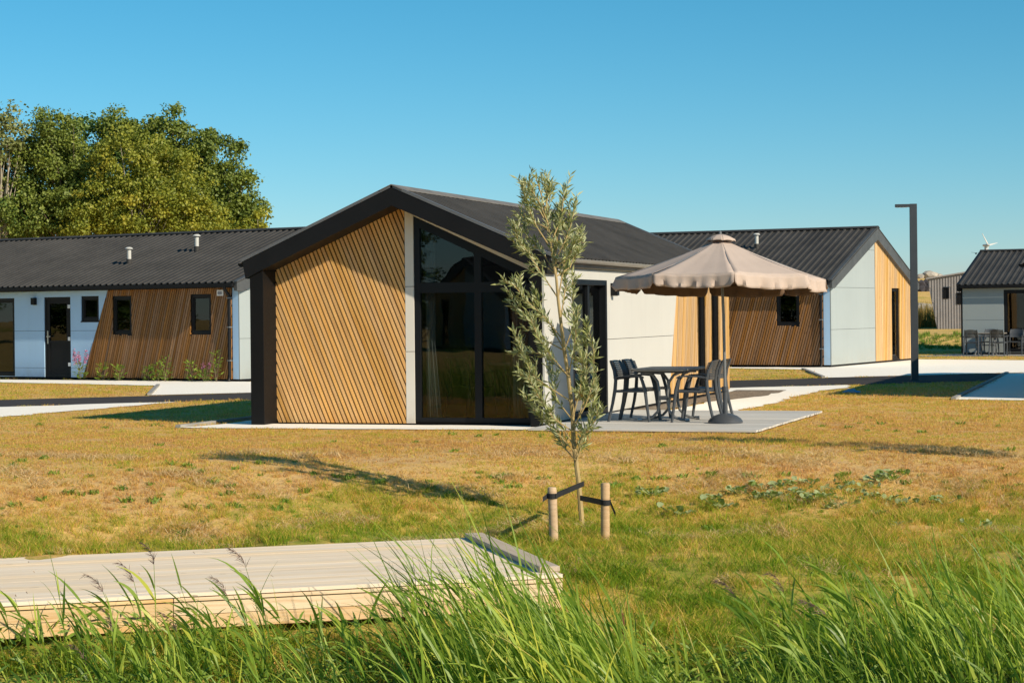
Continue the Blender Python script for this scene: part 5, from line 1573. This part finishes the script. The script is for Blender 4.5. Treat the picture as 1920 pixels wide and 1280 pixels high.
def blade_clump(x, y_, h_, nb, wind=0.32, tilt=-0.22, R_=None):
    """sword-leaved clump: long blades straight from the base, bent over by the wind"""
    z = max(-1.12, float(height(x, y_)) - 0.03)
    for k in range(nb):
        L_ = h_ * g.uniform(0.5, 1.08); d = np.array([g.normal(tilt, 0.17), g.normal(0, 0.16), 1.0])
        bend = WIND * (g.uniform(0.0, 1.0) ** 1.6) * wind + np.array([0, 0, -0.12 * g.random() ** 3])
        if g.random() < 0.16:
            bend = bend + np.array([g.choice([-0.4, -0.4, 0.3]), 0, -0.42])
        pts = arc((x + g.normal(0, 0.06), y_ + g.normal(0, 0.06), z), d, L_, bend, 10)
        sd = side_of(d, g); rv = float(np.clip(g.normal(0.45, 0.25), 0, 0.93)) if g.random() > 0.13 else g.uniform(0.93, 1.0)
        (R_ or reed).leaf(pts, g.uniform(0.010, 0.026), sd, rv)
def reed_stem(x, y_, h_, pan_p=0.15, wind=0.18):
    z = max(-1.12, float(height(x, y_)) - 0.03)
    d = np.array([g.normal(-0.04, 0.10), g.normal(0, 0.08), 1.0])
    pts = arc((x, y_, z), d, h_, WIND * wind * g.uniform(0.1, 1.0), 9)
    n = len(pts); i = len(reed.v); rv = g.uniform(0.2, 0.6)
    for k, p in enumerate(pts):
        w = 0.0035 * (1 - 0.6 * k / n); reed.v += [tuple(p + np.array([-w, -w, 0])), tuple(p + np.array([w, -w, 0])), tuple(p + np.array([0, w, 0]))]
    for k in range(n - 1):
        for j in range(3):
            a = i + 3 * k + j; b = i + 3 * k + (j + 1) % 3; reed.f.append((a, b, b + 3, a + 3)); reed.r.append(rv)
    for k in range(int(g.integers(4, 8))):
        t_ = g.uniform(0.22, 0.97); f_ = t_ * (n - 1); q = int(min(n - 2, f_)); p = pts[q] + (pts[q + 1] - pts[q]) * (f_ - q); tg = pts[q + 1] - pts[q]; tg = tg / np.linalg.norm(tg)
        az = g.normal(math.pi, 1.1); out = np.array([math.cos(az), math.sin(az), 0])
        dd = tg * g.uniform(0.8, 1.5) + out * g.uniform(0.2, 0.6)
        L_ = g.uniform(0.20, 0.42); lp_ = arc(p, dd, L_, out * 0.14 + WIND * 0.06 + np.array([0, 0, -0.26 * g.random()]), 7)
        rv2 = float(np.clip(g.normal(0.42, 0.25), 0, 0.93)) if g.random() > 0.12 else g.uniform(0.93, 1.0)
        reed.leaf(lp_, g.uniform(0.015, 0.028), side_of(dd, g), rv2)
    if g.random() < pan_p:
        top = pts[-1]; d = pts[-1] - pts[-2]; d /= np.linalg.norm(d)
        ax = arc(top, d, 0.20, WIND * 0.4 + np.array([0, 0, -0.10]), 8)
        for k in range(60):
            q = int(g.integers(0, 7)); p = ax[q]; dd = (ax[q + 1] - ax[q]); dd = dd / np.linalg.norm(dd) + g.normal(0, 0.4, 3) + WIND * 0.35
            pan.leaf(arc(p, dd, g.uniform(0.03, 0.085) * (1.2 - q * 0.08), np.array([0, 0, -0.25]), 4), 0.004, side_of(dd, g), g.random())
# u-range across the picture at y: x = (u-960)/3800*y
def ux(u, y_): return (u - 960) / 3800 * y_
# central tall clump, leaning left
for k in range(120):
    y_ = g.uniform(13.2, 15.2); u = g.choice([g.normal(900, 95), g.normal(1040, 75), g.normal(1130, 70)], p=[.5, .3, .2])
    hh = 1.42 * math.exp(-((u - 900) / 330) ** 2) * g.uniform(0.6, 1.08)
    blade_clump(ux(u, y_) + 0.18, y_, hh, int(g.integers(5, 9)), 0.22, -0.34)
for k in range(50):
    y_ = g.uniform(13.2, 15.0); u = g.uniform(720, 1180); reed_stem(ux(u, y_), y_, g.uniform(0.55, 0.95), 0.0, 0.25)
# left: low reeds with plumes in front of the jetty, a few taller stalks
for k in range(62):
    y_ = g.uniform(13.3, 14.7); u = g.uniform(-40, 720); hh = g.uniform(0.28, 0.66)
    reed_stem(ux(u, y_), y_, hh, 0.16, 0.12)
for u, y_, hh in ((125, 14.2, 1.12), (285, 14.1, 0.98), (500, 14.2, 0.96), (225, 14.0, 0.84), (262, 14.0, 0.88), (60, 14, 0.80), (395, 14.1, 0.78)):
    reed_stem(ux(u, y_), y_, hh, 1.0 if u in (285, 500, 225, 262) else 0.0, 0.12)
for k in range(34):
    y_ = g.uniform(13.2, 14.5); u = g.uniform(-40, 760); blade_clump(ux(u, y_), y_, g.uniform(0.34, 0.72), int(g.integers(3, 6)), 0.3, -0.1)
for k in range(70):
    y_ = g.uniform(12.6, 13.4); u = g.uniform(250, 1000); blade_clump(ux(u, y_), y_, g.uniform(0.35, 0.58), int(g.integers(4, 7)), 0.5, -0.3)
# tall thin blades that cross the end of the jetty, and the high tips at the right edge
for k in range(16):
    y_ = g.uniform(13.4, 14.8); u = g.uniform(860, 1120); blade_clump(ux(u, y_) + 0.2, y_, g.uniform(1.35, 1.72), 3, 0.20, -0.36)
for k in range(16):
    y_ = g.uniform(13.6, 15.2); u = g.uniform(1680, 2060); blade_clump(ux(u, y_) + 0.2, y_, g.uniform(1.15, 1.5), 3, 0.18, -0.30)
# between: thin low reeds
for k in range(55):
    y_ = g.uniform(13.2, 15.0); u = g.uniform(1160, 1480); hh = g.uniform(0.28, 0.66)
    blade_clump(ux(u, y_), y_, hh, int(g.integers(3, 6)), 0.28, -0.2)
# right clump
for k in range(105):
    y_ = g.uniform(13.3, 15.4); u = g.uniform(1480, 2010); hh = (0.66 + 0.55 * min(1, max(0, (u - 1470) / 330))) * g.uniform(0.5, 1.05)
    blade_clump(ux(u, y_) + 0.12, y_, hh, int(g.integers(4, 8)), 0.22, -0.24)
for k in range(70):
    y_ = g.uniform(13.3, 15.3); u = g.uniform(1420, 1990); reed_stem(ux(u, y_), y_, g.uniform(0.4, 0.9), 0.12, 0.16)
reed.build('reed_bed', M['reed'])
pan.build('reed_plumes', M['panicle'])
# dense herbs between the reeds at the water line
und = Ribbon()
for k in range(9000):
    y_ = g.uniform(12.7, 15.3); u = g.uniform(-60, 1990)
    dens = 0.6 if u < 1000 else (0.45 if u < 1250 else 0.5)
    if g.random() > dens:
        continue
    x = ux(u, y_)
    zb = max(-1.06, float(height(x, y_)))
    z = zb + g.uniform(0.0, 0.30) * (0.8 if u < 1250 else 0.6)
    an = g.uniform(0, 6.28); d = np.array([math.cos(an), math.sin(an), g.uniform(0.1, 1.2)])
    und.leaf(arc((x, y_, z), d, g.uniform(0.06, 0.16), np.array([0, 0, -0.3]), 4), g.uniform(0.012, 0.028), side_of(d, g), g.random())
und.build('water_herbs', M['under'])
# one ripe cattail spike
ct = thing('cattail', 'ripe brown cattail spike among the reeds right of the jetty', 'cattail', (0.80, 14.9, -1.06), 0)
MB().tube([(0, 0, 0), (0.0, 0, 0.30), (-0.02, 0, 0.50)], [0.006, 0.005, 0.003], 6).build('stem', M['willowbark'], ct, smooth=True)
MB().tube([(-0.004, 0, 0.28), (-0.006, 0, 0.30), (-0.012, 0, 0.38), (-0.016, 0, 0.43), (-0.017, 0, 0.44)], [0.004, 0.015, 0.016, 0.014, 0.004], 10).build('spike', M['cattail'], ct, smooth=True)

# ------------------------------------------------------------------ what the windows mirror: the near bank behind the viewpoint
nbr = Ribbon()
for k in range(330):
    x = g.uniform(-30, -6); yy = g.uniform(3.6, 6.6); y_ = yy + 0.29 * max(x - 0.4, -14)
    blade_clump(x, y_, g.uniform(1.3, 2.3), int(g.integers(6, 10)), 0.25, -0.15, nbr)
nbr.build('near_bank_reeds', M['reed'])
cc = copy_tree(c2); cc.location = (-34, -17, 0); cc.rotation_euler = (0, 0, R(118))
tag(cc, 'chalet across the ditch behind the viewpoint, mirrored in the gable window')
src = [o for o in bpy.data.objects if o.name.startswith('broadleaf_tree') and o.parent is None]
belt = [(-88, 62), (-92, 48), (-93, 33), (-92, 19), (-88, 6), (-83, -8), (-76, -20), (-68, -31), (-60, -40), (-50, -48), (-40, -55), (-29, -60), (-17, -64)]  # unseen trees and bushes added to darken the window reflections
for k, (x, y_) in enumerate(belt):
    t_ = copy_tree(src[(0, 1, 2, 4)[k % 4]]); t_.location = (x, y_, 0); t_.rotation_euler = (0, 0, k * 1.3); t_.scale = (1.5, 1.5, 1.0)
    tag(t_, None, None, None); t_['label'] = 'unseen tree added behind the viewpoint to darken the window reflections'; t_['group'] = 'added tree belt behind the viewpoint'
    h_ = copy_tree(src[6]); h_.location = (x * 0.97, y_ * 0.97, -3.6); h_.rotation_euler = (0, 0, k * 2.1); h_.scale = (2.6, 2.6, 0.85)
    h_['label'] = 'unseen low bush added under the tree belt to darken the window reflections'; h_['group'] = 'added hedge bushes behind the viewpoint'
